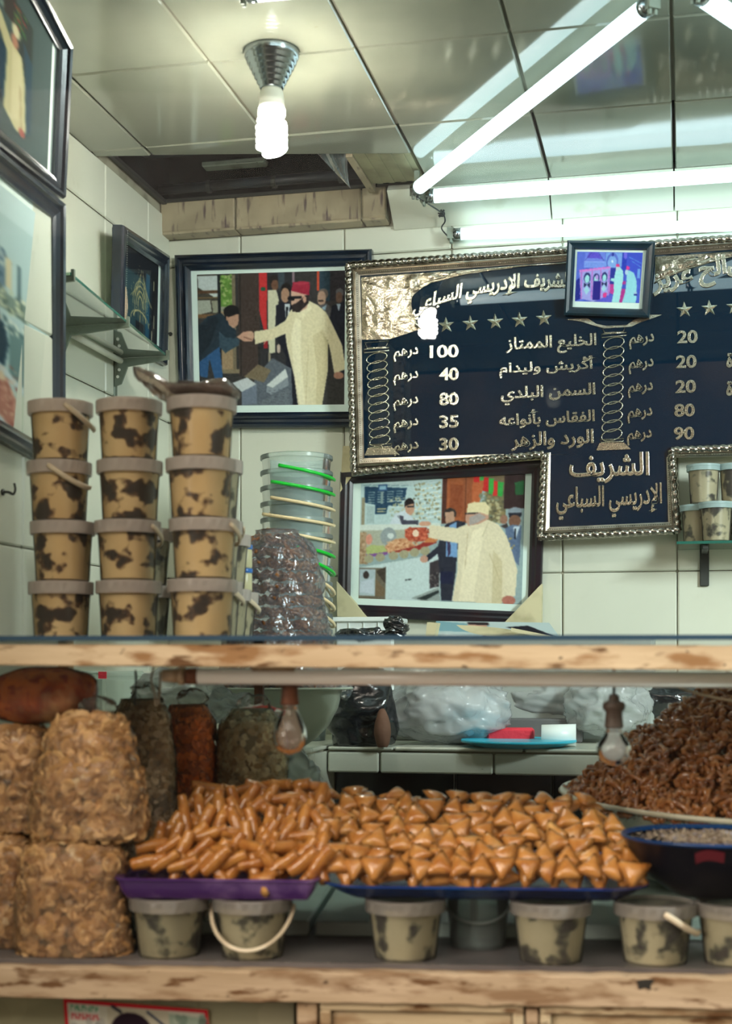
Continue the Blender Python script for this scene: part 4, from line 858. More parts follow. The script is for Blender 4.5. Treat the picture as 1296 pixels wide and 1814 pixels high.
# officer
c2.ell(932,385,20,24,(150,110,90)); c2.poly([(915,420),(950,404),(960,440)],(60,50,50)); c2.ell(990,345,38,20,(140,150,160)); c2.poly([(955,352),(1028,352),(1024,376),(960,376)],(30,32,44)); c2.ell(990,395,32,32,(120,84,66)); c2.poly([(940,430),(980,412),(1028,420),(1020,620),(1000,600),(960,540)],(92,110,140)); c2.poly([(982,424),(1020,420),(1000,480)],(200,214,226)); c2.rect(990,434,1000,486,(24,26,36)); c2.dots(965,470,995,560,10,5,[(190,160,80)],.8)
# robed visitor
c2.poly([(530,405),(680,425),(720,410),(770,400),(850,385),(905,410),(950,470),(985,560),(1012,640),(1005,775),(935,785),(932,820),(664,812),(690,640),(690,505),(600,490),(532,475)],(226,214,184)); c2.poly([(770,440),(830,420),(800,640),(780,812),(700,812),(720,600)],(238,226,196)); c2.poly([(880,540),(930,600),(936,812),(880,816)],(210,196,160)); c2.line(860,560,930,720,5,(200,184,146)); c2.line(740,450,730,640,5,(206,190,154)); c2.line(850,400,820,470,4,(200,188,152))
c2.poly([(728,345),(850,345),(850,380),(800,405),(740,415),(724,380)],(196,150,128)); c2.poly([(745,370),(800,350),(838,372),(790,400),(745,412)],(170,160,156)); c2.line(724,350,790,348,6,(40,36,40)); c2.poly([(735,300),(770,290),(830,292),(854,320),(848,362),(800,345),(732,348)],(228,214,172)); c2.ell(970,798,36,24,(176,110,96)); c2.ell(505,398,34,14,(206,156,130))
c2.noise(.06, 2); c2.blur(1)
tl, tr, br_, bl = onY(603,836,3.864), onY(966,812,3.864), onY(957,1110,3.874), onY(597,1091,3.874)
framed('framed_photo', 'dark plum-black frame with cardboard corners, photo of man in cream robe at stall', [tl,tr,br_,bl], .036, [(0,.004), (.1,.009), (.45,.010), (.6,.006), (.8,.007), (1,.002), (1,-.006)], blackWoodM, (.103,.03,.905,.872), c2, th_=.016)
cards = [([(596,1030), (597,1092), (652,1097)], 'cream cardboard protector on the lower left corner of the plum-black frame'), ([(959,1034), (958,1115), (888,1108)], 'cream cardboard protector on the lower right corner of the plum-black frame')]
for pts, lb in cards:
    mb = MB(); f = [onY(x, y, 3.850) for x, y in pts]; k = [p+Vector((0,.036,0)) for p in f]; mb.add(f+k, [(0,1,2), (5,4,3), (0,3,4,1), (1,4,5,2), (2,5,3,0)]); tag(obj('corner_protector', mb, cardM), lb, 'protector')
mb = MB(); f = [onY(x, y, 3.856) for x, y in [(602,872), (622,845), (622,790), (607,790)]]; mb.add(f+[p+Vector((0,.03,0)) for p in f], [(3,2,1,0), (4,5,6,7)]+[(i, (i+1) % 4, 4+(i+1) % 4, 4+i) for i in range(4)]); tag(obj('cardboard_strip', mb, cardM), 'cream cardboard strip peeping out at the board\'s lower left corner', 'cardboard')
# picture on the price board
c4 = Canvas(120, 190, 1090, 840, 7.0, (70,90,200))
c4.rect(120,190,250,840,(90,110,214)); c4.poly([(245,195),(540,195),(540,320),(240,330)],(110,130,224)); c4.poly([(300,200),(430,200),(500,280),(265,270)],(96,80,206)); c4.line(250,300,340,200,6,(50,60,150)); c4.line(520,300,440,200,6,(50,60,150)); c4.rect(235,322,550,400,(120,150,230)); c4.line(235,322,550,318,6,(160,190,240))
c4.rect(545,195,790,380,(120,160,226)); c4.ell(650,320,88,120,(90,110,206)); c4.ell(650,330,66,90,(130,170,230)); c4.ell(650,312,16,16,(220,240,250)); c4.ell(652,222,14,26,(40,50,150)); c4.rect(790,195,860,480,(40,60,180)); c4.ell(840,220,30,60,(110,100,220)); c4.rect(860,195,1090,480,(60,80,200)); c4.line(900,255,1080,330,5,(110,190,230)); c4.line(930,300,1080,380,4,(110,190,230))
c4.poly([(120,580),(180,520),(230,800),(120,835)],(30,40,140)); c4.poly([(165,430),(630,380),(640,700),(600,760),(400,840),(210,800)],(160,160,226)); c4.poly([(165,430),(630,378),(632,400),(168,462)],(216,130,214)); c4.line(165,430,630,378,5,(226,90,190))
for xx in (200,358,490,612): c4.line(xx,430,xx+14,800,20,(190,120,206)); c4.dots(xx-12,440,xx+26,790,22,6,[(226,140,210),(110,90,200)],.8)
for xx, yy, s in ((290,560,1.0), (425,560,.9), (548,540,.85)):
    c4.ell(xx,yy-30,50*s,70*s,(40,50,110)); c4.ell(xx,yy-16,36*s,52*s,(160,220,224)); c4.poly([(xx-46*s,yy+30),(xx,yy+60),(xx+46*s,yy+30),(xx+46*s,yy+100),(xx,yy+60),(xx-46*s,yy+100)],(26,40,80)); c4.poly([(xx,yy+66),(xx+44*s,yy+130),(xx,yy+190*s),(xx-44*s,yy+130)],(160,210,224))
c4.rect(385,565,497,815,(36,30,130)); c4.ell(435,520,20,34,(190,150,224)); c4.poly([(400,835),(620,760),(690,740),(700,840)],(90,90,206)); c4.poly([(636,600),(700,600),(700,740),(640,720)],(196,60,150)); c4.rect(630,395,710,600,(40,50,150)); c4.poly([(800,560),(870,560),(870,840),(780,840)],(180,50,140)); c4.rect(810,600,870,660,(60,80,190)); c4.poly([(540,720),(600,715),(590,780),(540,776)],(226,60,140))
c4.poly([(706,380),(760,370),(820,430),(830,520),(808,700),(790,840),(676,840),(700,700),(690,570),(640,560),(645,525),(690,530),(705,440)],(164,222,226)); c4.ell(732,398,26,32,(190,214,226)); c4.poly([(706,342),(758,342),(762,378),(708,376)],(230,60,130))
c4.poly([(848,440),(900,420),(980,450),(1030,560),(1042,710),(1040,840),(832,840),(870,700),(880,560),(876,490)],(150,212,224)); c4.ell(870,446,26,32,(180,206,224)); c4.poly([(862,366),(910,370),(914,414),(860,416)],(226,60,150)); c4.ell(1022,708,24,16,(170,200,220)); c4.rect(1000,725,1050,745,(30,40,130)); c4.rect(1030,400,1070,520,(110,160,226))
c4.noise(.05, 2); c4.blur(1)
C4_ = [S(1008,437,.06), S(1161,439,.06), S(1150,566,.022), S(1000,561,.022)]
r4, P4, Q4, n4 = framed('framed_photo', 'small teal-black frame with a purple-blue photo, hung over the price board', C4_, .021, [(0,.006), (.25,.011), (.6,.008), (.85,.007), (1,0), (1,-.006)], tealWoodM, (.118,.145,.868,.81), c4, th_=.012)
mb = MB(); tube(mb, [P4(.12,.96,-.012), S(1012,556,.0)], .003, 8); tube(mb, [P4(.88,.96,-.012), S(1140,556,.0)], .003, 8); tube(mb, [P4(.5,.03,-.012), S(1080,440,.004)], .0015, 6); obj('hanging_hook', mb, darkMetM, r4)
# picture 3 : black and gold arch on the left wall
c3 = Canvas(0, 0, 100, 150, .9, (14,34,48))
c3.rect(0,0,100,40,(12,20,32)); c3.poly([(4,42),(60,46),(60,140),(4,140)],(30,62,72)); c3.rect(62,30,74,150,(18,74,100)); c3.rect(80,20,96,150,(8,14,22))
for k in range(5):
    for sx in (-1, 1): c3.line(50+sx*(8+6*k),78+2*k,50+sx*(2+3*k),30+9*k,1.5,(176,160,110),.8)
for k, (a, bb) in enumerate(((26,60), (20,48), (14,36), (8,24))):
    for q in range(40):
        t_ = pi*q/39; c3.ell(46+a*.8*math.cos(t_), 96-bb*.75*math.sin(t_), 1.1, 1.3, (186,172,120), .8)
for xx in (30,40,46,54,62): c3.line(xx,70,xx+1,118,1.2,(150,140,100),.8)
for q in range(30): t_ = pi*q/29; c3.ell(46+18*math.cos(t_),118-14*math.sin(t_),1.3,1.3,(190,176,124),.9); c3.ell(46+26*math.cos(t_),124-20*math.sin(t_),1.2,1.2,(170,156,110),.9)
c3.line(46,112,46,146,2,(160,150,104)); c3.poly([(0,74),(8,80),(12,110),(8,140),(0,146)],(204,176,150)); c3.rect(34,124,58,150,(8,14,26)); c3.line(86,36,86,52,2,(150,150,120)); c3.line(88,96,88,118,2,(150,150,120)); c3.line(82,126,82,146,2,(150,150,120)); c3.dots(20,24,80,120,50,1.0,[(190,176,124)],.7); c3.blur(1)
C3_ = [onX(213,398,-1.375), onX(295,452,-1.430), onX(291,648,-1.440), onX(209,592,-1.40)]
r3, P3, Q3, n3 = framed('framed_picture', 'narrow blue-black frame with gold arch design on dark ground, hung near the corner', C3_, .040, [(0,.004), (.06,.010), (.25,.012), (.4,.006), (.5,.009), (.62,.009), (.75,.004), (1,.001), (1,-.006)], blueWoodM, (.14,.12,.86,.88), c3, th_=.02)
mb = MB()
for k in range(46):
    p = P3(.05, .04+.92*k/45, .012); s = .0022; mb.add([p+Vector((0,s,0)), p+Vector((0,0,s)), p-Vector((0,s,0)), p-Vector((0,0,s)), p+n3*s], [(4,0,1), (4,1,2), (4,2,3), (4,3,0)])
o = obj('silver_beading', mb, mat('silver_bead', (.7,.7,.68), .3, metal=1), r3); o['kind'] = 'stuff'
mb = MB(); f = [onX(206,402,-1.44), onX(216,402,-1.44), onX(216,575,-1.445), onX(208,575,-1.445)]; hexa(mb, [f[3], f[2], f[1], f[0]]+[p+Vector((-.012,0,0)) for p in (f[3], f[2], f[1], f[0])]); obj('back_strip', mb, darkMetM, r3)
# two large frames on the near pier
c5 = Canvas(0, 0, 655, 1814, 8.0, (70,86,84))
c5.dots(0,0,240,500,150,28,[(90,110,108),(50,66,66),(130,150,140),(150,130,104)],.7); c5.rect(230,100,330,540,(60,52,46)); c5.rect(330,260,480,1000,(52,60,56)); c5.dots(330,280,420,560,26,16,[(170,60,50),(90,140,70),(60,110,60)],.7)
c5.poly([(0,380),(160,560),(170,600),(0,440)],(170,186,184)); c5.poly([(0,560),(60,600),(200,760),(190,800),(120,780),(0,620)],(190,130,100)); c5.ell(150,640,46,90,(170,90,76)); c5.poly([(0,820),(160,880),(170,1290),(0,1240)],(140,158,156)); c5.poly([(170,840),(260,880),(250,1480),(150,1340)],(26,60,80)); c5.poly([(400,560),(480,680),(480,1500),(440,1600),(430,1100)],(44,70,84)); c5.poly([(100,1310),(200,1290),(240,1480),(160,1400)],(20,34,44))
c5.poly([(150,520),(220,600),(300,740),(390,760),(420,1000),(440,1560),(400,1600),(360,1640),(240,1500),(266,900),(190,740)],(206,196,150)); c5.poly([(300,800),(380,800),(400,1100),(370,1500),(300,1560)],(216,206,164)); c5.ell(328,690,30,70,(186,130,104)); c5.ell(336,570,34,66,(222,210,170)); c5.line(300,800,300,1500,14,(190,178,130)); c5.line(380,1100,400,1560,14,(180,160,120)); c5.ell(405,1600,26,50,(176,96,84)); c5.blur(2)
C5_ = [at(-60,-262,2.33), at(120,84,2.80), at(107,352,2.84), at(-60,226,2.50)]
framed('framed_photo', 'topmost frame at the left edge, photo of a robed figure behind glass', C5_, .038, [(0,.006), (.12,.014), (.3,.012), (.4,.006), (.6,.010), (.8,.004), (1,.001), (1,-.006)], blueWoodM, (.10,.10,.865,.90), c5, th_=.02)
c6 = Canvas(0, 280, 403, 1700, 6.5, (176,200,200))
c6.rect(0,280,403,440,(190,212,212)); c6.line(0,540,200,700,5,(120,130,130)); c6.poly([(0,660),(60,650),(150,680),(170,780),(160,900),(0,930)],(96,124,140)); c6.dots(0,660,160,930,60,14,[(60,90,110),(140,164,170),(170,186,186)],.7); c6.rect(165,680,195,860,(206,196,160)); c6.rect(200,700,228,900,(180,204,204)); c6.rect(228,680,250,920,(84,110,116))
c6.rect(0,900,290,1000,(120,140,130)); c6.dots(0,860,280,1010,90,12,[(190,196,160),(70,90,84),(220,220,190)],.7); c6.poly([(60,1100),(110,1060),(160,1090),(180,1200),(160,1330),(80,1420),(60,1300)],(26,56,72)); c6.ell(108,1060,26,50,(140,130,120)); c6.poly([(100,1110),(124,1110),(112,1180)],(160,70,80)); c6.rect(180,1080,280,1400,(100,130,130)); c6.dots(0,1040,290,1120,60,10,[(226,230,210),(60,90,96)],.7)
c6.poly([(0,1260),(290,1420),(290,1450),(0,1300)],(190,206,210)); c6.poly([(0,1300),(60,1330),(80,1500),(60,1660),(0,1640)],(196,160,130)); c6.poly([(80,1420),(170,1400),(220,1500),(230,1680),(70,1660)],(176,120,104)); c6.dots(0,1320,230,1680,160,9,[(210,160,140),(140,80,70),(220,190,160)],.7); c6.ell(140,1410,24,24,(210,190,160)); c6.poly([(80,1620),(160,1660),(150,1700),(90,1700)],(200,216,222)); c6.rect(220,1450,290,1700,(190,200,180)); c6.blur(2)
C6_ = [at(-60,222,2.46), at(107,360,2.86), at(106,842,2.88), at(-60,748,2.46)]
framed('framed_photo', 'large frame at the left edge below the topmost one, reflections on glass', C6_, .040, [(0,.006), (.12,.014), (.3,.012), (.4,.006), (.6,.010), (.8,.004), (1,.001), (1,-.006)], blueWoodM, (.10,.10,.87,.93), c6, th_=.02)
# wall hooks
def hook(p, n, label):
    mb = MB(); p = Vector(p); tube(mb, bez([p, p+n*.012, p+n*.022+Vector((0,0,-.004)), p+n*.026+Vector((0,0,.004)), p+n*.024+Vector((0,0,.016))], 5), .0025, 6); lathe(mb, [(.006, 0), (.006, .003)], 10, p, axis=n); tag(obj('wall_hook', mb, darkMetM, smooth=True), label, 'hook')
hook(onX(4, 872, XP+.008), Vector((1,0,0)), 'small black hook on the left tiles beneath the large frame')
hook(onY(302, 592, YW-.008), Vector((0,-1,0)), 'small black hook on the back wall left of the handshake photo')
# glass shelf on the left wall
gsf = thing('wall_glass_shelf', 'long green-tinted glass shelf on metal brackets along the left wall', 'shelf', tuple(Wd(XW, 3.1, .808)))
oa = Vector((-1.235+.004, 2.72, ZC+.808)); ob = Vector((-1.310, 3.49, ZC+.808))
mb = MB(); hexa(mb, [Vector((XW+.012,2.72,ZC+.808)), oa, oa+UP*.006, Vector((XW+.012,2.72,ZC+.814)), Vector((XW+.012,3.50,ZC+.808)), ob, ob+UP*.006, Vector((XW+.012,3.50,ZC+.814))]); obj('glass_plate', mb, shelfGlassM, gsf)
mb = MB(); hexa(mb, [oa, oa+Vector((.0012,0,0)), oa+Vector((.0012,0,.006)), oa+UP*.006, ob, ob+Vector((.0012,0,0)), ob+Vector((.0012,0,.006)), ob+UP*.006]); obj('glass_edge', mb, glassEdgeM, gsf)
for yy, xo in ((2.73,-1.228), (3.125,-1.268), (3.478,-1.302)):
    mb = MB(); z = ZC+.807; q = []
    for x_, z_ in [(XW+.012, z), (xo, z), (xo, z+.014), (xo-.005, z+.014), (xo-.006, z+.002), (xo, z-.008), (XW+.05, z-.022), (XW+.03, z-.065), (XW+.012, z-.072)]: q.append((x_, z_))
    q = [(XW+.012, z), (xo, z), (xo, z-.009), (XW+.048, z-.022), (XW+.030, z-.066), (XW+.012, z-.072)]; n = len(q)
    mb.add([(x, yy-.0035, zz) for x, zz in q]+[(x, yy+.0035, zz) for x, zz in q], [tuple(range(n)), tuple(range(2*n-1, n-1, -1))]+[(i, n+i, n+(i+1) % n, (i+1) % n) for i in range(n)])
    boxm(mb, (xo-.004, yy-.004, z-.009), (xo+.003, yy+.004, z+.015))
    br = obj('bracket', mb, greyMetM, gsf)
    mb = MB(); lathe(mb, [(.004, 0), (.004, .002)], 10, (XW+.026, yy-.0045, z-.030), axis=(0,-1,0)); lathe(mb, [(.004, 0), (.004, .002)], 10, (XW+.022, yy-.0045, z-.048), axis=(0,-1,0)); obj('rivet', mb, whiteEnM, br)
for yy in (3.135, 3.486):
    mb = MB(); chbox(mb, (XW+.001, yy-.010, ZC+.42), (XW+.012, yy+.010, ZC+.84), .002); obj('wall_rail', mb, greyMetM, gsf)
mb = MB(); tube(mb, [Wd(XW+.035, 3.14, .797), Wd(XW+.035, 3.46, .797)], .008, 10); obj('white_rod', mb, whiteEnM, gsf, True)
# right-hand glass shelf with pots
rs = thing('small_glass_shelf', 'short glass shelf on a black bracket below the price board\'s right side', 'shelf', tuple(Wd(.2, 3.8, .325)))
sA = onY(1198, 962, 3.70)
mb = MB(); chbox(mb, (sA.x, 3.70, sA.z-.003), (.62, YW-.01, sA.z+.004), .001); obj('glass_plate', mb, shelfGlassM, rs)
mb = MB(); boxm(mb, (sA.x, 3.698, sA.z-.003), (.62, 3.6998, sA.z+.004)); obj('glass_edge', mb, glassEdgeM, rs)
for xx in (onY(1248, 980, 3.8).x, .5):
    mb = MB(); chbox(mb, (xx-.008, 3.715, sA.z-.016), (xx+.008, YW-.018, sA.z-.0035), .002); chbox(mb, (xx-.012, YW-.0185, sA.z-.10), (xx+.012, YW-.008, sA.z), .002); obj('bracket', mb, darkMetM, rs)
# ------------------------------------------------------------------ goods: buckets of preserved meat in fat
_mc = {}
def cached(key, fn, m, smooth=True, ang=None):
    if key not in _mc:
        b = MB(); fn(b); me = bpy.data.meshes.new(key[0]); me.from_pydata(b.v, [], b.f)
        for mm in (m if isinstance(m, (list, tuple)) else [m]): me.materials.append(mm)
        if isinstance(m, (list, tuple)): me.polygons.foreach_set('material_index', b.m)
        if smooth: me.polygons.foreach_set('use_smooth', [True]*len(me.polygons))
        me.update()
        if ang:
            try: me.set_sharp_from_angle(angle=math.radians(ang))
            except Exception: pass
        _mc[key] = me
    return _mc[key]
def put(name, me, parent, loc=(0,0,0), rot=(0,0,0), label=None):
    o = bpy.data.objects.new(name, me); COL.objects.link(o); o.parent = parent; o.location = loc; o.rotation_euler = rot
    if label: o['label'] = label
    return o
def bucket(name, label, loc, rt_, rb_, h, cm, lm, group, rz=0.0, handle='side', fill=.93, shell=shellM, hm=hanM, ribs=True, lh=None, cat='bucket'):
    th_ = thing(name, label, cat, tuple(loc), rz, group); key = (round(rt_,4), round(rb_,4), round(h,4), ribs, round(fill, 2))
    lh = lh or h*.21
    def body(b): lathe(b, [(rb_*.9, .002), (rb_, .0), (rb_+.0008, .003), (rb_+(rt_-rb_)*.5, h*.5), (rt_, h-.004), (rt_+.001, h-.003)], 48)
    def cont(b):
        r = lambda f: (rb_+(rt_-rb_)*f)-.0022
        lathe(b, [(0, .003), (r(0), .003), (r(.3), h*.3), (r(.6), h*.6), (r(fill), h*fill), (0, h*fill)], 40)
    def lid(b):
        R = rt_+.0035; md = (lambda a, k: 1+.012*(1 if math.sin(a*24) > 0 else 0) if k in (2, 3) else 1) if ribs else None
        lathe(b, [(R-.001, h-lh), (R, h-lh), (R, h-lh+.001), (R+.0005, h-.006), (R+.001, h-.0055), (R+.001, h), (R-.005, h+.001), (R-.008, h-.004), (0, h-.004)], 96, mod=md)
    put('contents', cached(('contents',)+key+(cm.name,), cont, cm, ang=50), th_); put('tub', cached(('tub',)+key, body, shell, ang=50), th_); put('lid', cached(('lid',)+key+(lm.name,), lid, lm, ang=35), th_)
    if handle == 'back': handle = None
    if handle:
        def hd(b):
            if handle in ('side', 'low'):
                n_ = 14; pts = []
                for k in range(n_+1):
                    f_ = k/n_; a = math.radians(-62+85*f_); R = rt_+.0065; pts.append((R*math.cos(a), R*math.sin(a), h-lh*.45-(.036 if handle == 'side' else .028)*math.sin(f_*pi*.55)))
                tube(b, pts, [.0036]+[.0048]*(n_-1)+[.004], 8, flat=.5); return
            R = rt_+.006; pts = []
            for k in range(25):
                a = pi*k/24
                pts.append((R*math.cos(a), -R*math.sin(a)*1.0, 0))
            drop = {'front': (-72, 0), 'side': (-38, 0), 'back': (100, 0), 'low': (-55, 0)}[handle][0]
            M_ = Matrix.Rotation(math.radians(-drop), 3, 'X')
            pts = [M_ @ Vector(p) for p in pts]; pts = [(p.x, p.y if handle == 'back' else min(p.y, 0)*1.0, p.z+h-lh*.55) for p in pts]
            pts = [(x, y-(.0 if abs(x) > R*.9 else .004), z) for x, y, z in pts]
            if handle != 'back':
                q = []
                for x, y, z in pts:     # keep the strap in front of the wall of the tub
                    rr = math.hypot(x, y)
                    need = rt_+.005
                    if rr < need and abs(x) < need: y = -math.sqrt(max(0, need*need-x*x))
                    q.append((x, y, z))
                pts = q
            n_ = len(pts); cut = pts if handle in ('front', 'back') else pts[:11]
            tube(b, cut, .0032 if handle == 'front' else .0042, 8, flat=.6)
        put('handle', cached(('handle', handle)+key, hd, hm), th_)
    return th_
UB = [(108, 2.46), (228, 2.42), (358, 2.33)]
ord_c = ['left', 'middle', 'right']; ord_r = ['bottom', 'second', 'third', 'top']
hs = {(0,3):'side', (0,2):'side', (1,2):None}
ptc = 'clear bucket of meat in fat, {} of the {} stack on the glass shelf'
for ci, (px, v) in enumerate(UB):
    s = 1.0 if ci < 2 else 1.02
    for k in range(4):
        pitch = 107.5/2520*v
        jx = [0, 3, -3, -1][k]*(1 if ci != 1 else -.6)
        p = Cz(px+jx, v, .0475+k*pitch); hnd = None; rz = CA+random.uniform(-.15,.15)
        if (ci, k) == (0, 3): hnd = 'side'; rz = CA-.1
        if (ci, k) == (0, 2): hnd = 'side'; rz = CA-.55
        if False: pass
        if (ci, k) in ((1, 1), (2, 1)): hnd = 'low'; rz = CA+.5
        bucket('meat_bucket', 'clear bucket of meat in fat, %s in the %s front stack' % ({0:'bottom one',1:'second up',2:'third up',3:'topmost'}[k], ord_c[ci]), p, .0525*s, .0460*s, pitch-.0012, creamC, lidM, 'stacked buckets on the glass shelf', rz, hnd, fill=.80+.08*R_.random())
for j, (px, v, n) in enumerate([(375, 2.58, 3), (392, 2.72, 2), (408, 2.83, 1), (252, 2.60, 2)]):
    for k in range(n):
        pitch = .111 if j == 0 else .105
        bucket('meat_bucket', 'half-hidden meat bucket, %s' % (['lowest behind the right front stack', 'second up behind the right front stack', 'third up behind the right front stack'][k] if j == 0 else ['bottom one by the wrapped mound', 'second one by the wrapped mound'][k] if j == 1 else 'shortest column beside the wrapped mound' if j == 2 else ['dimly seen low', 'dimly seen higher'][k]+' between the middle and right stacks'), Cz(px, v, .0475+k*pitch), .0525, .0435, pitch-.0012, greenC, lidM, 'half-hidden buckets behind the front stacks', .3+k, 'low' if j in (0, 2) else None, fill=.86)
# small cream jars with blue lids
for k in range(2):
    p = Cz(431, 2.83, .0475+.1055+.0475*k)
    th_ = thing('cream_jar', 'small cream-filled jar with blue lid, %s of two beside the wrapped mound' % ['lower', 'upper'][k], 'jar', tuple(p), 0, 'blue-lidded jars')
    put('glass', cached(('jar',), lambda b: lathe(b, [(.016, 0), (.0175, .003), (.0175, .036), (.016, .039), (.016, .041)], 28), mat('cream_filling', srgb(206,200,160), .3)), th_)
    put('lid', cached(('jlid',), lambda b: lathe(b, [(.0178, .038), (.0185, .039), (.0185, .046), (.0178, .047), (0, .047)], 28), mat('blue_lid', srgb(40,110,190), .35)), th_)
# wrapped dark slab on the top bucket
def slab(mb):
    nx_, ny_ = 46, 18; V = []
    return
top_z = .0475+4*107.5/2520*2.33
pk = thing('wrapped_package', 'flat dark package in crinkled brown-tinted plastic on the right bucket stack', 'package', tuple(Cz(335, 2.33, top_z)))
b = MB(); n = 54; m = 12; a0 = Cz(236, 2.30, top_z+.026); a1 = Cz(416, 2.33, top_z+.003)
vs = []
for i in range(n+1):
    s = i/n; c = Cz(300+s*116, 2.33, top_z+.013+.006*math.sin(4*s)); hh = .009*(min(1, s*6, (1-s)*6)**.5); ww = .040*min(1, .35+s*3, .5+(1-s)*4)
    c.z += .004-.010*s
    for k in range(m):
        a = 2*pi*k/m; q = c+cv*(ww*math.cos(a))+UP*(hh*math.sin(a)); d = .004*nz(q, 60); vs.append(q+UP*d)
b.add(vs, [(i*m+k, i*m+(k+1) % m, (i+1)*m+(k+1) % m, (i+1)*m+k) for i in range(n) for k in range(m)]+[tuple(range(m-1,-1,-1)), tuple(n*m+k for k in range(m))])
obj('dark_slab', b, mat('date_paste', (.035,.016,.01), .4, bump=(60,.6)), pk, True)
b = MB(); vs = []; n = 90; m = 30
for i in range(n+1):
    s = i/n; px = 238+s*184
    zc_ = top_z+.014+(.036*max(0, 1-s*3.0)**1.1) - .004*s; hh = (.016+.004*math.sin(9*s))*(.55+.45*min(1, s*4))*min(1, .25+(1-s)*9); ww = .05*min(1, .25+s*3.2)*min(1, .45+(1-s)*5)
    c = Cz(px, 2.33, zc_)
    for k in range(m):
        a = 2*pi*k/m; q = c+cv*(ww*math.cos(a))+UP*(hh*math.sin(a)); d = .006*(abs(nz(q, 34))-.2)+.003*nz(q, 90); q = q+(q-c).normalized()*d
        q.z = max(q.z, ZC+top_z-.0+.0005 if math.hypot((q-Cz(358, 2.33, 0)).xy.length, 0) < .056 else ZC+top_z-.018); vs.append(q)
b.add(vs, [(i*m+k, i*m+(k+1) % m, (i+1)*m+(k+1) % m, (i+1)*m+k) for i in range(n) for k in range(m)]+[tuple(range(m-1,-1,-1)), tuple(n*m+k for k in range(m))])
obj('plastic_wrap', b, brownFilmM, pk, True)
# lower buckets inside the case
LB = [(300, 2.125, 'back', 'clear meat bucket under the purple tray, beside the lower almond bag', 0), (447, 2.125, 'front', 'clear meat bucket with its handle looped down across the front, under purple tray', 0), (718, 2.13, 'back', 'clear meat bucket under the left end of the blue tray', .3), (975, 2.125, 'back', 'clear meat bucket under the right half of the blue tray', -.4), (1160, 2.125, 'side', 'clear meat bucket with short pale handle showing, below the black bowl', -.40), (1304, 2.125, None, 'clear meat bucket cut by the right edge of the frame', 0)]
LZ = -.432; LBH = .0885
for px, v, hnd, lb, r in LB:
    bucket('meat_bucket', lb, Cz(px, v, LZ), .0565, .0455, LBH, greenC, lidLowM, 'buckets standing inside the case', CA+r, hnd, fill=.86)
p = Cz(846, 2.222, LZ); th_ = thing('empty_bucket', 'clear empty bucket with hanging handle behind the front row', 'bucket', tuple(p), CA, None)
put('tub', cached(('etub',), lambda b: lathe(b, [(.041, 0), (.043, .004), (.049, .084), (.051, .085), (.049, .086), (.047, .084), (.0415, .006), (0, .005)], 48), tubM, ang=50), th_)
put('handle', cached(('ehand',), lambda b: tube(b, [(.0515*math.cos(pi*k/20), -.0515*math.sin(pi*k/20)-.002, .074-.03*math.sin(pi*k/20)) for k in range(21)], .0025, 6), mat('grey_handle', srgb(130,140,136), .4)), th_)
# pots on the right wall shelf
pots = [(1229, 3.775, 0, 'rear left of the lower row'), (1264, 3.745, 0, 'second of the lower row'), (1301, 3.79, 0, 'at the frame edge in the lower row')]
zs = sA.z-ZC+.004
def Yz(px, Y, z): d = ray(px, 1184); q = CAM+d*(Y/d.y); q.z = ZC+z; return q
for px, Y, k, lb in [(1234,3.80,0,'rear left one of the lower row'), (1268,3.745,0,'front one of the lower row'), (1312,3.80,0,'lower row at the frame edge'), (1246,3.775,1,'left one of the upper row'), (1302,3.78,1,'upper row at the frame edge')]:
    p = Yz(px, Y, zs+.001+k*.1)
    if k == 1: p.z = ZC+zs+.1015
    bucket('meat_pot', 'pale-blue-lidded pot of meat in fat, %s' % lb, p, .0400, .0335, .1, greenC, lidBlueM, 'blue-lidded pots on the small glass shelf', k+px, None, fill=.9, ribs=False, lh=.016, cat='pot')

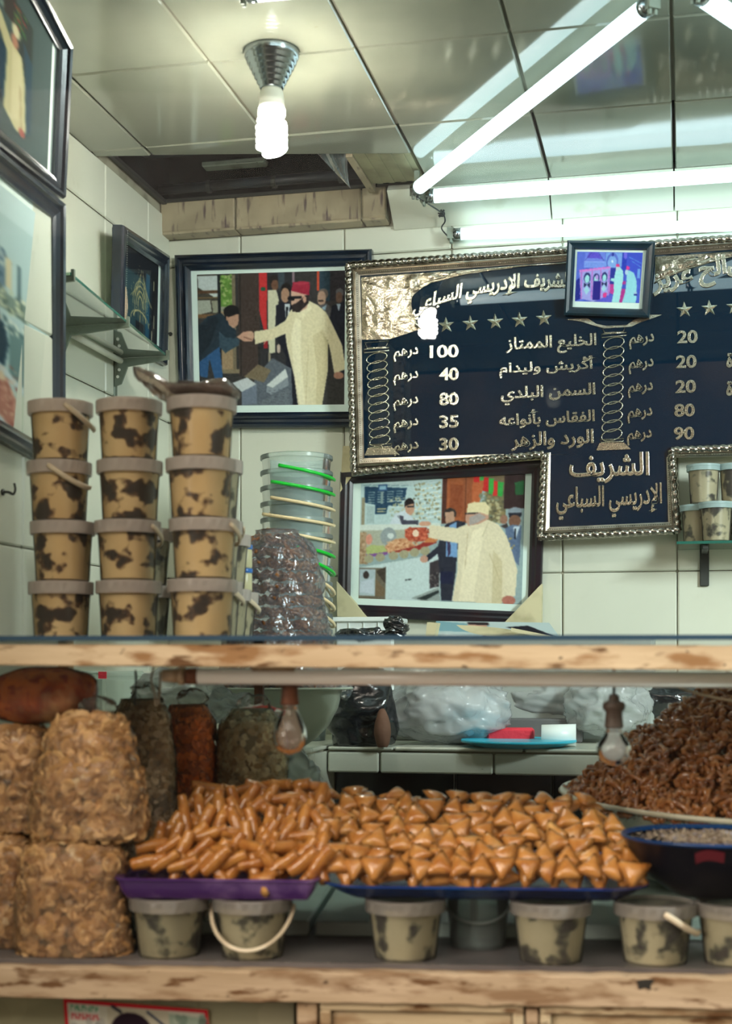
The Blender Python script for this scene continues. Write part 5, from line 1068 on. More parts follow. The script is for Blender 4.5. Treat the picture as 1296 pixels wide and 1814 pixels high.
# ------------------------------------------------------------------ stack of nested frosted tubs with handles
ts = [(497,824,'g'), (484,852,'g'), (483,880,'c'), (468,908,'c'), (476,936,'c'), (520,964,'g'), (560,996,'g'), (575,1032,'c'), (575,1060,'c'), (575,1090,'c'), (575,1118,'c'), (575,1146,'c')]
tT = 3.66; cT = at(525, 1184, tT); zt = .545
for k, (hx, hy, c) in enumerate(ts):
    z = zt-.0405*k; hgt = .235 if k == len(ts)-1 else .16
    zb = max(z-hgt, -.185) if k < len(ts)-1 else -.1845
    th_ = thing('frosted_tub', '%s tub with %s handle in the tall nested stack by the wall' % (['topmost', 'second', 'third', 'fourth', 'fifth', 'sixth', 'seventh', 'eighth', 'ninth', 'tenth', 'eleventh', 'bottom'][k]+' clear', 'green' if c == 'g' else 'cream'), 'tub', (cT.x, cT.y, ZC+zb), 0, 'nested clear tubs with green and cream handles')
    h_ = z-zb
    put('tub', cached(('ntub', round(h_, 3)), lambda b: lathe(b, [(.078-.06*h_*.25, .0), (.0895-.0015, h_-.012), (.0895, h_-.0118), (.0935, h_-.010), (.0935, h_-.001), (.0925, h_), (.0905, h_-.001), (.089, h_-.010), (.0765-.06*h_*.25, .003)], 56), tubM, ang=40), th_)
    a0 = math.acos(max(-.98, min(.98, (hx-525)/68.0))); pts = []
    z0 = (1184-hy)/2520*(tT-.09)-(zb); R = .0975
    for q in range(33):
        f_ = q/32; a = -a0+(a0+.9)*f_; a_ = a-YAW*0
        dd = rv*math.cos(a)-fv*math.sin(-a)*1.0 if False else rv*math.cos(a)+fv*math.sin(a)
        zz = z0-.026*math.sin(min(1, f_*1.45)*pi/2)*(1 if k != 4 else 1.15)+(.016*max(0, f_-.7)/.3)
        pts.append((dd.x*R, dd.y*R, zz))
    b = MB(); tube(b, pts, [.0046-.0012*q/32 for q in range(33)], 8); obj('handle', b, greenHM if c == 'g' else creamHM, th_, True, world=False)
    if k in (0, 2):
        pass

# ------------------------------------------------------------------ pastry shapes
def cheb(b, seed=0):
    """a knot of sesame-coated ribbons"""
    r = random.Random(seed); loops = []
    for k in range(4):
        a0 = k*pi/4+r.uniform(-.2,.2); t_ = r.uniform(-.5,.5); pts = []
        for q in range(14):
            a = 2*pi*q/14; x = .0165*math.cos(a)+.002*math.sin(3*a); y = .0060*math.sin(a); z = .0045*math.sin(2*a+seed)+.002*k-.002
            p = Vector((x, y, z)); p.rotate(Matrix.Rotation(t_, 3, 'X')); p.rotate(Matrix.Rotation(a0, 3, 'Z')); pts.append(p)
        tube(b, pts, .0044, 6, flat=.7, closed=True)
chebs = [cached(('chebakia', i), lambda b, i=i: cheb(b, i), chebM) for i in range(5)]
def place(name, me, label, cat, group, loc, quat, sc=1.0):
    o = bpy.data.objects.new(name, me); COL.objects.link(o); o.location = loc; o.rotation_mode = 'QUATERNION'; o.rotation_quaternion = quat; o.scale = (sc,)*3; o['label'] = label; o['category'] = cat; o['group'] = group; return o
def quat_n(n, spin): return Vector((0,0,1)).rotation_difference(Vector(n)) @ Quaternion((0,0,1), spin)
# big white bowl with the film-wrapped mound
bcn = at(490, 1184, 3.15); bz = -.185
bw = thing('serving_bowl', 'large white enamel bowl holding the film-wrapped pastry mound', 'bowl', (bcn.x, bcn.y, ZC+bz+.0002))
put('bowl_body', cached(('bbody',), lambda b: lathe(b, [(0, .004), (.05, .0), (.055, .002), (.058, .010), (.085, .028), (.115, .058), (.136, .098), (.146, .138), (.149, .140), (.145, .141), (.140, .137), (.130, .098), (.108, .060), (.08, .034), (.04, .016), (0, .014)], 72), bowlM), bw)
put('bowl_rim', cached(('brim',), lambda b: lathe(b, [(.147, .137), (.167, .1385), (.170, .141), (.167, .1435), (.148, .1425)], 72), bowlM), bw)
mz0 = -.05; mz1 = .295
def mR(z): f_ = (z-mz0)/(mz1-mz0); return .128*(1-f_)**.0+(-.052*f_)-.0 if f_ < .86 else (.128-.052*f_)*math.sqrt(max(0, 1-((f_-.86)/.16)**2))
nl = 13; cnt = 0; r = random.Random(3)
wl_ = 'sticky brown pastry in the tall film-wrapped mound in the white bowl'
for L_ in range(nl):
    z = mz0+.012+(mz1-.03-mz0)*L_/(nl-1); R = mR(z)-.016; n = max(5, int(2*pi*R/.034))
    for k in range(n):
        a = 2*pi*k/n+L_*.4
        d = Vector((math.cos(a), math.sin(a), 0))
        if d.dot(fv) > .35: continue
        place('wrapped_pastry', chebs[(k+L_) % 5], wl_, 'pastry', 'brown pastries in the film-wrapped mound', Vector((bcn.x, bcn.y, ZC+z))+d*R+UP*r.uniform(-.002,.002), quat_n(d*.25+UP, r.uniform(0,6)), 1.12); cnt += 1
for k in range(9):
    a = 2*pi*k/9; place('wrapped_pastry', chebs[k % 5], wl_, 'pastry', 'brown pastries in the film-wrapped mound', Vector((bcn.x+.035*math.cos(a)*(k > 0), bcn.y+.035*math.sin(a)*(k > 0), ZC+mz1-.012)), quat_n(UP, k), 1.12)
fm = MB(); nu, nv = 120, 90; vs = []
for j in range(nv+1):
    f_ = j/nv; z = mz0+.004+(mz1+.012-mz0)*math.sin(f_*pi/2)**.9 if False else mz0+(mz1+.010-mz0)*min(1, f_/.86)
    R = mR(min(z, mz1))+.008 if f_ <= .86 else max(0, (mR(.293)+.008)*(1-(f_-.86)/.14))
    if f_ <= .86: R = max(R, .03)
    for i in range(nu):
        a = 2*pi*i/nu; p = Vector((R*math.cos(a), R*math.sin(a), z))
        d = .011*(abs(nz((p.x+.5*p.z, p.y, p.z*.6-.4*p.x), 20, 2))*1.8-.4)+.004*abs(nz((p.x, p.y, p.z*2.5), 60, 4)); k_ = 1+d/max(R, .02)
        vs.append(Vector((bcn.x+p.x*k_, bcn.y+p.y*k_, ZC+z+.003*nz(p, 40))))
fm.add(vs, [(j*nu+i, j*nu+(i+1) % nu, (j+1)*nu+(i+1) % nu, (j+1)*nu+i) for j in range(nv) for i in range(nu)])
tag(obj('cling_film', fm, wrapM, smooth=True), 'crinkled clear cling film wrapped over the brown pastry mound', 'cling film')
fm = MB(); blob(fm, bcn+UP*(-.045)+rv*.152, (.012,.03,.022), 4, .4, 30, 20, 14); tag(obj('film_edge', fm, wrapM, smooth=True), 'loose end of clear film bunched over the white bowl rim', 'cling film')

# ------------------------------------------------------------------ basin with the heap of sesame ribbons (right)
bs = Cz(1328, 2.72, -.404)
bsn = thing('basin', 'wide cream enamel basin heaped with brown sesame pastries at the right', 'basin', tuple(bs), 0, None, rot=(math.radians(2.2), math.radians(1.4), CA))
put('basin_body', cached(('basb',), lambda b: lathe(b, [(0, .002), (.19, .0), (.21, .004), (.26, .04), (.315, .105), (.335, .145), (.338, .146), (.331, .144), (.30, .10), (.24, .03), (.18, .012), (0, .010)], 96), basinM), bsn)
put('basin_rim', cached(('basr',), lambda b: lathe(b, [(.334, .142), (.356, .147), (.361, .151), (.357, .156), (.335, .149)], 96), basinM), bsn)
for o_ in (bsn,): o_.location.z += .012
bc_ = Vector(bs); r = random.Random(9); lb = 'brown sesame-coated twisted pastry in the heap on the cream basin'; cnt = 0
lev = 12
for L_ in range(lev+1):
    f_ = L_/lev; z = -.236+.222*f_; R = .318*(1-f_)**.80*(1-.0*f_)+.012; n = max(1, int(2*pi*R/.037))
    for k in range(n):
        a = 2*pi*k/n+L_*.7+r.uniform(-.06,.06); d = Vector((math.cos(a), math.sin(a), 0))
        if d.dot(fv) > .25 and R > .05: continue
        if d.dot(rv) > .35 and R > .16: continue
        for lay in (0, 1):
            if lay and (R < .04 or cnt > 296): continue
            if cnt >= 300: break
            p = Vector((bc_.x, bc_.y, ZC+z))+d*(R-.022*lay)+UP*(r.uniform(-.004,.004)-.004*lay)+UP*(-.012*d.dot(-fv)*R/.32)
            place('sesame_pastry', chebs[r.randrange(5)], lb, 'pastry', 'sesame pastries heaped on the cream basin', p, quat_n(d*.8+UP*.75+Vector((r.uniform(-.5,.5), r.uniform(-.5,.5), 0)), r.uniform(0, 6)), r.uniform(1.2, 1.45)); cnt += 1
# core of the heap: further pastries nobody could count, under the outer ones
def scatter(mb, src, locs):
    V = np.array([v.co[:] for v in src.vertices]); fs = [tuple(p.vertices) for p in src.polygons]
    for loc, q, s in locs:
        M_ = np.array(q.to_matrix())*s; mb.add([tuple(x) for x in (V @ M_.T + np.array(loc))], fs)
b = MB(); r = random.Random(21); L = []
for k in range(330):
    f_ = r.random()**1.3; z = -.245+.19*f_; R = (.318*(1-f_)**.78)*r.uniform(.80, .93); a = r.uniform(0, 2*pi); d = Vector((math.cos(a), math.sin(a), 0))
    if d.dot(fv) > .3 or d.dot(rv) > .5: continue
    L.append((Vector((bc_.x, bc_.y, ZC+z))+d*R, quat_n(d+UP, r.uniform(0,6)), 1.3))
scatter(b, chebs[0], L); tag(obj('inner_sesame_pastries', b, chebM, smooth=True), 'uncountable brown pastries filling the inside of the basin heap', 'pastry', kind='stuff')
# ------------------------------------------------------------------ trays in the case
def tray(name, label, x0, x1, v0, v1, zr, zb, m, rimm, corner=.05, flare=.035):
    root = thing(name, label, 'tray', tuple(Cz((x0+x1)/2, (v0+v1)/2, zb)), CA)
    def loop(off, z, n=14):
        out = []; ua = (Cv(x0, 1184, v0+.1)-CAM).dot(cu)+off; ub = (Cv(x1, 1184, v0+.1)-CAM).dot(cu)-off; va = v0+off; vb = v1-off; c = max(.005, corner-off)
        for (uu, vv, a0) in ((ua+c, va+c, pi), (ub-c, va+c, 1.5*pi), (ub-c, vb-c, 0), (ua+c, vb-c, .5*pi)):
            for k in range(n+1): a = a0+(pi/2)*k/n; out.append(Cw(uu+c*math.cos(a), vv+c*math.sin(a), z))
        return out
    rings = [(flare+.004, zb), (flare, zb), (flare*.5, (zb*.6+zr*.4)), (.004, zr-.004), (.0, zr-.003), (0, zr), (.006, zr), (.010, zr-.003), (flare*.55, zb*.55+zr*.45), (flare+.004, zb+.004)]
    mb = MB(); n = 0; vs = []
    for off, z in rings: l = loop(off, z); n = len(l); vs += l
    fs = [(k*n+i, k*n+(i+1) % n, (k+1)*n+(i+1) % n, (k+1)*n+i) for k in range(len(rings)-1) for i in range(n)]+[tuple(range(n-1,-1,-1)), tuple((len(rings)-1)*n+i for i in range(n))]
    mb.add(vs, fs); o = obj('tray_body', mb, m, root, True)
    try: o.data.set_sharp_from_angle(angle=math.radians(50))
    except Exception: pass
    return root
TZ = LZ+LBH+.0012
tray('pastry_tray', 'purple film-covered tray of finger-shaped pastries on two buckets', 226, 576, 2.072, 2.42, -.3105, TZ, purpleM, None, .02, .018)
tray('pastry_tray', 'blue enamel tray heaped with triangular pastries on buckets', 572, 1146, 2.068, 2.50, -.3175, TZ, blueTrayM, None, .075, .045)
# the pastries
def tri(b, seed=0):
    r = random.Random(seed); n = 7; side = .051; hh = side*.866; A = Vector((-side/2, -hh/3, 0)); B = Vector((side/2+r.uniform(-.003,.003), -hh/3, 0)); C_ = Vector((r.uniform(-.004,.004), hh*2/3, 0)); idx = {}
    for sgn in (1, -1):
        for i in range(n+1):
            for j in range(n+1-i):
                k = n-i-j; w_ = (i/n, j/n, k/n); e_ = 27*w_[0]*w_[1]*w_[2]; p = A*w_[0]+B*w_[1]+C_*w_[2]
                e2 = min(1, 9*min(w_)); z = sgn*(.0098*(e_**.42)*(.85+.2*nz((p.x, p.y, sgn), 90, seed))) if min(w_) > 1e-6 else 0
                # rounded corners
                mx = max(w_)
                if mx > .86: p = p*(1-(mx-.86)*.8)
                if min(w_) < 1e-6 and sgn == -1: idx[(sgn, i, j)] = idx[(1, i, j)]; continue
                idx[(sgn, i, j)] = len(b.v); b.v.append((p.x, p.y, z))
        for i in range(n):
            for j in range(n-i):
                a, c, d = idx[(sgn, i, j)], idx[(sgn, i+1, j)], idx[(sgn, i, j+1)]
                b.f.append((a, c, d) if sgn == 1 else (a, d, c)); b.m.append(0)
                if j < n-i-1:
                    e_ = idx[(sgn, i+1, j+1)]; b.f.append((c, e_, d) if sgn == 1 else (c, d, e_)); b.m.append(0)
tris = [cached(('briouat', i), lambda b, i=i: tri(b, i+1), pastM) for i in range(5)]
def cig(b, seed=0):
    r = random.Random(seed); L_ = .050; n = 14; pts = []; rad = []
    for i in range(n+1):
        f_ = i/n; pts.append((L_*(f_-.5), .0012*math.sin(f_*3+seed), .001*math.sin(f_*5+seed))); rad.append(.0118*(.92+.08*math.sin(f_*pi))*(.95+.2*nz((f_*2, seed, 0), 2)) if 0 < i < n else .0104)
    tube(b, pts, rad, 12, flat=.86)
cigs = [cached(('cigar', i), lambda b, i=i: cig(b, i+1), cigM) for i in range(5)]
def face_q(nrm, upd):
    """orientation whose z is nrm and whose y leans toward upd"""
    z = Vector(nrm).normalized(); y = (Vector(upd)-z*Vector(upd).dot(z)).normalized(); x = y.cross(z); return Matrix((x, y, z)).transposed().to_quaternion()
r = random.Random(5); lt = 'golden honey-glazed triangular pastry in the heap on the blue tray'; gt = 'triangular pastries heaped on the blue tray'
tn = 0
rows = [(582,1132), (580,1128), (578,1120), (566,1110), (560,1094), (560,1074), (575,1050)]
for lay in (0, 1):
    for k, (xa, xb) in enumerate(rows):
        v = 2.118+.046*k+.012*lay; z = -.297+.0128*k-.012*lay+(.010 if 500 < 0 else 0)
        n = int((xb-xa)/(39+.8*lay)); 
        for i in range(n+1):
            px = xa+12+(xb-xa-24)*(i+.5*(k % 2)*.0+.5*lay*(1 if i < n else 0))/n
            if r.random() < (.06 if lay == 0 else .12): continue
            p = Cz(px+r.uniform(-5,5), v+r.uniform(-.008,.008), z+r.uniform(-.004,.004))
            edge = max(0, (px-1040)/100.)
            p.z -= .010*edge*k*.4; p.z += (.012*max(0, 1-abs(px-640)/220.))*(k/6.)
            nrm = -cv*r.uniform(.7,1.3)+UP*r.uniform(.45,1.0)+cu*r.uniform(-.35,.35)+cu*.4*edge; ang = r.choice([0, pi, r.uniform(-.6,.6), r.uniform(0,6.28)]) if lay == 0 else r.uniform(0,6)
            u_ = UP*math.cos(ang)+cu*math.sin(ang)
            if k == 0: nrm = -cv*.9+UP*.55; 
            if k == 6: nrm = -cv*.4+UP*1.0+cu*r.uniform(-.5,.5)
            place('triangle_pastry', tris[r.randrange(5)], lt, 'pastry', gt, p, face_q(nrm, u_), r.uniform(.92,1.12)); tn += 1
lc_ = 'amber honey-glazed finger-shaped pastry in the heap on the purple tray'; gc = 'finger pastries heaped on the purple tray'
rows = [(252,572), (256,574), (268,574), (292,572), (318,574), (338,574), (362,560)]
for lay in (0, 1):
    for k, (xa, xb) in enumerate(rows):
        v = 2.114+.044*k+.012*lay; z = -.291+.0150*k-.013*lay; n = int((xb-xa)/(31+2*lay))
        for i in range(n+1):
            px = xa+10+(xb-xa-16)*(i+.5*lay*(1 if i < n else 0))/n
            if r.random() < .05: continue
            slope = max(0, (345-px)/95.); p = Cz(px+r.uniform(-4,4), v+r.uniform(-.006,.006), z-.006*slope*k*.35+r.uniform(-.004,.004))
            d = (UP*1.0+cv*.45).normalized()*r.uniform(.55,1)+cu*r.choice([r.uniform(-.35,.35), r.uniform(-.9,.9), r.uniform(.2,.8)])+Vector((0,0,0))
            if k == 6 or r.random() < .14: d = cu*1.0+UP*r.uniform(-.3,.3)+cv*r.uniform(-.8,.8)
            if k == 0 and lay == 0: d = cu*r.uniform(.5,1)*r.choice([1,1,-1])+UP*r.uniform(.15,.8)
            d.normalize(); nn_ = (-cv*.8+UP*.6); z_ = (nn_-d*nn_.dot(d)).normalized(); y_ = z_.cross(d); q = Matrix((d, y_, z_)).transposed().to_quaternion()
            place('finger_pastry', cigs[r.randrange(5)], lc_, 'pastry', gc, p, q, r.uniform(.88,1.12))
for px, py, v in [(505,1497,2.27), (470,1560,2.09), (555,1520,2.2)]:
    place('triangle_pastry', tris[1], 'stray triangular pastry among the finger pastries on the purple tray', 'pastry', 'stray triangles on the purple tray', Cv(px, py, v), face_q(-cv+UP*.5, -UP+cu*.2), 1.0)
# black bowl with blue rim
bb = Cz(1262, 2.19, LZ+LBH+.0015)
bo = thing('seed_bowl', 'black enamel bowl with blue rim and red sticker, full of pale seeds', 'bowl', tuple(bb), CA)
put('bowl_body', cached(('sb',), lambda b: lathe(b, [(0, .003), (.055, .0), (.062, .003), (.095, .026), (.120, .056), (.134, .086), (.136, .088), (.132, .086), (.118, .058), (.092, .030), (.055, .010), (0, .008)], 80), blackBowlM), bo)
put('bowl_rim', cached(('sr',), lambda b: lathe(b, [(.1335, .085), (.1375, .087), (.138, .090), (.136, .0915), (.132, .089), (.131, .085)], 80), blueRimM), bo)
mb = MB(); q = []
for i in range(9):
    for j in range(5):
        a = -pi/2-.36+.32*i/8; f_ = j/4; rr = .1315-.0085*f_-.0; z = .076-.016*f_+.004*math.sin(i*.5)+.0022*i/8*3; 
        f3 = (z-.056)/.03; rr = .120+.0142*f3+.0012; q.append((rr*math.cos(a), rr*math.sin(a), z))
mb.add(q, [(i*5+j, i*5+j+1, (i+1)*5+j+1, (i+1)*5+j) for i in range(8) for j in range(4)]); o = obj('sticker', mb, mat('red_sticker', srgb(84,12,26), .5), bo, True, world=False, label='small red sticker on the bowl front')
mb = MB(); r = random.Random(8)
lathe(mb, [(.126, .078), (.09, .084), (.05, .087), (0, .088)], 40)
for k in range(1500):
    a = r.uniform(0, 2*pi); rr = .126*math.sqrt(r.random()); c = Vector((rr*math.cos(a), rr*math.sin(a), .0815+.008*(1-rr/.126)+r.uniform(-.001,.003))); n_ = Vector((r.uniform(-1,1), r.uniform(-1,1), 1)).normalized(); t_ = n_.orthogonal().normalized(); s_ = n_.cross(t_); L_ = r.uniform(.003,.0055); w_ = L_*r.uniform(.3,.6)
    mb.add([c+t_*L_, c+s_*w_, c-t_*L_, c-s_*w_, c+n_*w_*.8, c-n_*w_*.5], [(0,1,4), (1,2,4), (2,3,4), (3,0,4), (1,0,5), (2,1,5), (3,2,5), (0,3,5)])
o = obj('pale_seeds', mb, mat('pale_seed_mix', srgb(176,156,134), .5, mixc=(srgb(110,84,70), 120, .45, .6), layers=[(srgb(170,170,196), 70, .58, .68)], rnd=False), bo, world=False); o['kind'] = 'stuff'

# ------------------------------------------------------------------ bags of flakes
def bag(name, label, cat, px, v, z0, hgt, rx, ry, prof, fm_, fname, nfl, size, disc=True, seed=1, lean=0.0, filmm=bagFilmM, knot=True, stick=0):
    """prof: (fraction of height, width factor)"""
    base = Cz(px, v, z0); root = thing(name, label, cat, tuple(base), CA); r = random.Random(seed)
    def W_(f_):
        for (a, wa), (c, wc) in zip(prof[:-1], prof[1:]):
            if a <= f_ <= c: t_ = (f_-a)/(c-a); t_ = t_*t_*(3-2*t_); return wa+(wc-wa)*t_
        return prof[-1][1]
    def surf(f_, a, off=0.0):
        s, c = math.sin(a), math.cos(a); pw = .78; w_ = W_(f_)
        x = math.copysign(abs(c)**pw, c)*rx*w_; y = math.copysign(abs(s)**pw, s)*ry*min(1, w_*1.05); k = 1+.08*nz((x*1.0, y, f_*hgt), 10, seed)+.02*nz((x, y, f_*hgt), 30, seed)
        nrm = Vector((c/rx, s/ry, 0)).normalized()
        return Vector((x*k+lean*f_*hgt, y*k, f_*hgt))+nrm*off, nrm
    def shell(off, nu, nv, wr=0.0):
        b = MB(); vs = []
        for j in range(nv+1):
            f_ = j/nv
            for i in range(nu):
                p, n_ = surf(f_, 2*pi*i/nu, off+(wr*(abs(nz((i*.25, j*.22, seed), 1.0))-.2) if wr else 0)); p.z = max(0.0004, p.z+(.0 if not wr else .0)); vs.append(p)
        b.add(vs, [(j*nu+i, j*nu+(i+1) % nu, (j+1)*nu+(i+1) % nu, (j+1)*nu+i) for j in range(nv) for i in range(nu)]+[tuple(range(nu-1,-1,-1)), tuple(nv*nu+i for i in range(nu))]); return b
    fb = shell(-.004, 32, 20); fb.m = [1]*len(fb.m)
    for k in range(nfl):
        f_ = r.uniform(.015, .985); a = r.uniform(pi*.93, 2.07*pi)
        p, n_ = surf(f_, a, -.0028+r.uniform(-.0015,.0012)); 
        if f_ > .9: n_ = (n_+Vector((0,0,(f_-.9)*12))).normalized()
        p.z = max(p.z, size*.5)
        n_ = (n_+Vector((r.uniform(-1,1), r.uniform(-1,1), r.uniform(-1,1)))*.32).normalized(); t_ = n_.orthogonal().normalized(); t_.rotate(Quaternion(n_, r.uniform(0, 6))); s_ = n_.cross(t_)
        if disc:
            R1 = size*r.uniform(.6,1.15); R2 = R1*r.uniform(.6,.95); th = size*.09
            if stick and r.random() < stick: R1 = size*1.5; R2 = size*.22
            m = 8; mi = r.randrange(2, 5) if r.random() < .75 else 0; fb.add([p+t_*(R1*math.cos(2*pi*i/m))+s_*(R2*math.sin(2*pi*i/m))+n_*th for i in range(m)]+[p+t_*(R1*1.04*math.cos(2*pi*i/m))+s_*(R2*1.04*math.sin(2*pi*i/m))-n_*th for i in range(m)], [tuple(range(m))]+[(i, m+i, m+(i+1) % m, (i+1) % m) for i in range(m)], mi)
        else:
            R1 = size*r.uniform(.6,1.2); R2 = R1*r.uniform(.4,.7)
            fb.add([p+t_*R1, p+s_*R2, p-t_*R1, p-s_*R2, p+n_*R2*.8, p-n_*R2*.5], [(0,1,4), (1,2,4), (2,3,4), (3,0,4), (1,0,5), (2,1,5), (3,2,5), (0,3,5)])
    c_ = fm_.node_tree.nodes['Principled BSDF'].inputs['Base Color'].default_value[:3]
    tn_ = [mat('%s_%s' % (fm_.name, nm), tuple(x*k_ for x, k_ in zip(c_, ks)), .55, mixc=(tuple(x*k_*.75 for x, k_ in zip(c_, ks)), 50, .45, .7)) for nm, ks in (('light', (1.28,1.32,1.38)), ('toasted', (.62,.52,.42)), ('mid', (.92,.84,.74)))]
    o = obj(fname, fb, [fm_, mat('gap_shade_'+fm_.name, tuple(.38*x for x in fm_.node_tree.nodes['Principled BSDF'].inputs['Base Color'].default_value[:3]), .9)]+tn_, root, world=False); o['kind'] = 'stuff'  # inner fill darkened: shade between the flakes is put into its colour
    obj('clear_bag', shell(.0022, 70, 46, .004), filmm, root, True, world=False)
    if knot:
        b = MB(); tp, _ = surf(1.0, 0); blob(b, (lean*hgt+rx*.1, 0, hgt+.008), (rx*W_(1)*.75, ry*W_(1)*.6, .016), seed, .5, 26, 34, 18); obj('twisted_bag_neck', b, filmm, root, True, world=False)
    return root
PB = [(0,.80), (.06,.95), (.3,1.0), (.7,.93), (.9,.80), (1,.55)]
PB2 = [(0,1.02), (.08,1.06), (.45,.92), (.8,.78), (.93,.66), (1,.42)]
SB = 'stacked almond flake bags'
bag('almond_bag', 'bulging clear bag of almond flakes at lower left, standing beside the purple tray', 'bag', 133, 2.135, LZ+.0002, .172, .086, .050, [(0,.98), (.05,1.06), (.4,.98), (.8,.90), (.93,.76), (1,.50)], almM, 'almond_flakes', 900, .0120, seed=1, knot=False)
bag('almond_bag', 'tallest clear bag of almond flakes resting on the lower left bag', 'bag', 158, 2.150, LZ+.1735, .190, .083, .056, [(0,1.0), (.08,1.08), (.3,1.03), (.75,.84), (.92,.68), (1,.42)], almM, 'almond_flakes', 980, .0128, seed=2, stick=.03)
bag('almond_bag', 'clear almond flake bag cut by the left edge, lower of that pair', 'bag', 6, 2.19, LZ+.0002, .176, .060, .052, [(0,.92), (.05,1.0), (.4,.98), (.8,.88), (.93,.74), (1,.48)], almM, 'almond_flakes', 620, .0120, seed=3, knot=False)
bag('almond_bag', 'clear almond flake bag cut by the left edge, under the paprika bag', 'bag', 26, 2.205, LZ+.1775, .165, .066, .050, [(0,.95), (.05,1.0), (.4,1.0), (.8,.92), (.93,.80), (1,.55)], almM, 'almond_flakes', 660, .0124, seed=4, knot=False)
# paprika bag lying on top
pp_ = thing('spice_bag', 'orange paprika-coloured bag lying on the left bags under the upper rail', 'bag', tuple(Cz(88, 2.20, LZ+.346)), CA)
b = MB(); blob(b, Cz(80, 2.205, LZ+.346+.040), (.080,.055,.042), 3, .12, 12, 64, 40, power=.72, ridge=False); o = obj('paprika', b, spiceM, pp_, True)
b = MB(); blob(b, Cz(80, 2.205, LZ+.346+.0405), (.0835,.058,.0438), 3, .13, 12, 90, 56, power=.72, ridge=False); obj('clear_bag', b, bagFilmM, pp_, True)
bag('herb_bag', 'tall clear bag of greyish dried herbs behind the tallest almond bag', 'bag', 252, 2.40, -.4065, .355, .060, .040, PB, greyFlM, 'dried_herbs', 1300, .0075, seed=5)
bag('peel_bag', 'upright clear bag of orange dried pieces right of the herb bag', 'bag', 334, 2.52, -.4065, .342, .052, .040, [(0,.8), (.3,.9), (.7,1.0), (.9,.92), (1,.6)], orangeFlM, 'orange_pieces', 1100, .0085, seed=6)
bag('seed_bag', 'upright clear bag of grey-green seeds standing before the white bowl', 'bag', 446, 2.52, -.4065, .335, .064, .046, [(0,.72), (.35,.85), (.7,1.02), (.9,.92), (1,.55)], seedM, 'green_seeds', 1500, .0080, seed=7)
def lump(name, label, cat, c, rad, m, seed, amp=.3, scale=14, flatz=None, nu=64, nv=40, pinch=None, ridge=True, power=1.0):
    b = MB(); blob(b, c, rad, seed, amp, scale, nu, nv, flatz=flatz, pinch=pinch, ridge=ridge, power=power); return tag(obj(name, b, m, smooth=True), label, cat)
lump('plastic_bag', 'empty crumpled clear bag drooping beside the grey-green seed bag', 'plastic bag', at(532, 1385, 2.80), (.036,.03,.062), film('crumpled_clear', (.92,.95,.95), .38, .3, (22,1), .12, (.7,.78,.76)), 11, .45, 16, flatz=ZC-.29)
lump('plastic_bag', 'white bag with red stripe bunched above the grey-green seed bag', 'plastic bag', at(455, 1268, 2.66), (.045,.03,.016), mat('red_white_plastic', srgb(214,212,204), .3, mixc=(srgb(206,60,46), 12, .54, .58, (1,1,3)), bump=(30,.8)), 12, .5, 22)
lump('plastic_bag', 'pale blue-white carrier bag crumpled behind the tall herb bag', 'plastic bag', at(318, 1232, 3.02), (.085,.05,.050), milkFilmM, 13, .4, 12, flatz=ZC-.184)
lump('plastic_bag', 'white plastic bag wedged between herb bag and orange piece bag', 'plastic bag', at(405, 1262, 2.86), (.050,.04,.040), milkFilmM, 14, .45, 16)
b = MB(); o_ = onY(215, 1245, 3.1); chbox(b, (o_.x-.07, 3.04, ZC-.1845), (o_.x+.075, 3.16, ZC-.018), .008); chbox(b, (o_.x-.075, 3.035, ZC-.0178), (o_.x+.08, 3.165, ZC-.006), .004)
sb_ = thing('storage_box', 'translucent white storage box behind the paprika bag', 'box', (o_.x, 3.1, ZC-.1845)); obj('box_body', b, tubM, sb_); 
b = MB(); q = onY(180, 1196, 3.034); boxm(b, (q.x-.008, 3.0335, q.z-.008), (q.x+.012, 3.0348, q.z+.008)); obj('red_label', b, redM, sb_)
wr = MB(); tube(wr, bez([Cv(240,1188,2.2), Cv(241,1210,2.21), Cv(238,1250,2.2)], 6), .0022, 6); tag(obj('black_cable', wr, darkMetM, smooth=True), 'black cable hanging behind the upper rail, left of the herb bag', 'cable')
wr = MB(); tube(wr, bez([Cv(272,1182,2.13), Cv(268,1205,2.14), Cv(274,1230,2.14), Cv(276,1250,2.14), Cv(282,1232,2.14), Cv(284,1190,2.13)], 8), .0016, 6); tag(obj('hanging_wire_loop', wr, mat('grey_wire', srgb(120,104,84), .5), smooth=True), 'thin grey wire loop hanging below the tube\'s left end', 'wire')
# ------------------------------------------------------------------ unlit tube and two bare bulbs under the upper rail
ut = thing('unlit_tube', 'unlit white fluorescent tube fixed along beneath the upper wooden rail', 'lamp', tuple(Cv(800, 1200, 2.115)))
b = MB(); tube(b, [Cv(346, 1198, 2.115), Cv(1420, 1205, 2.115)], .0118, 24); obj('glass_tube', b, offTubeM, ut, True)
b = MB(); tube(b, [Cv(330, 1198, 2.115), Cv(350, 1198, 2.115)], .0122, 20); obj('end_cap', b, rustM, ut, True)
b = MB(); tube(b, [Cv(288, 1197, 2.115), Cv(318, 1197, 2.115)], [.009,.0115], 16); chbox(b, (-.325, 2.10, -.004), (-.262, 2.13, .002), .001, cf); q = Cv(324, 1197, 2.115); tube(b, [q-cu*.006, q+cu*.003], .0135, 12); tube(b, [q, q+UP*.014], .003, 6); obj('lamp_holder', b, mat('old_bakelite', srgb(176,150,120), .6, mixc=(srgb(90,70,50), 30, .5, .7)), ut, True)
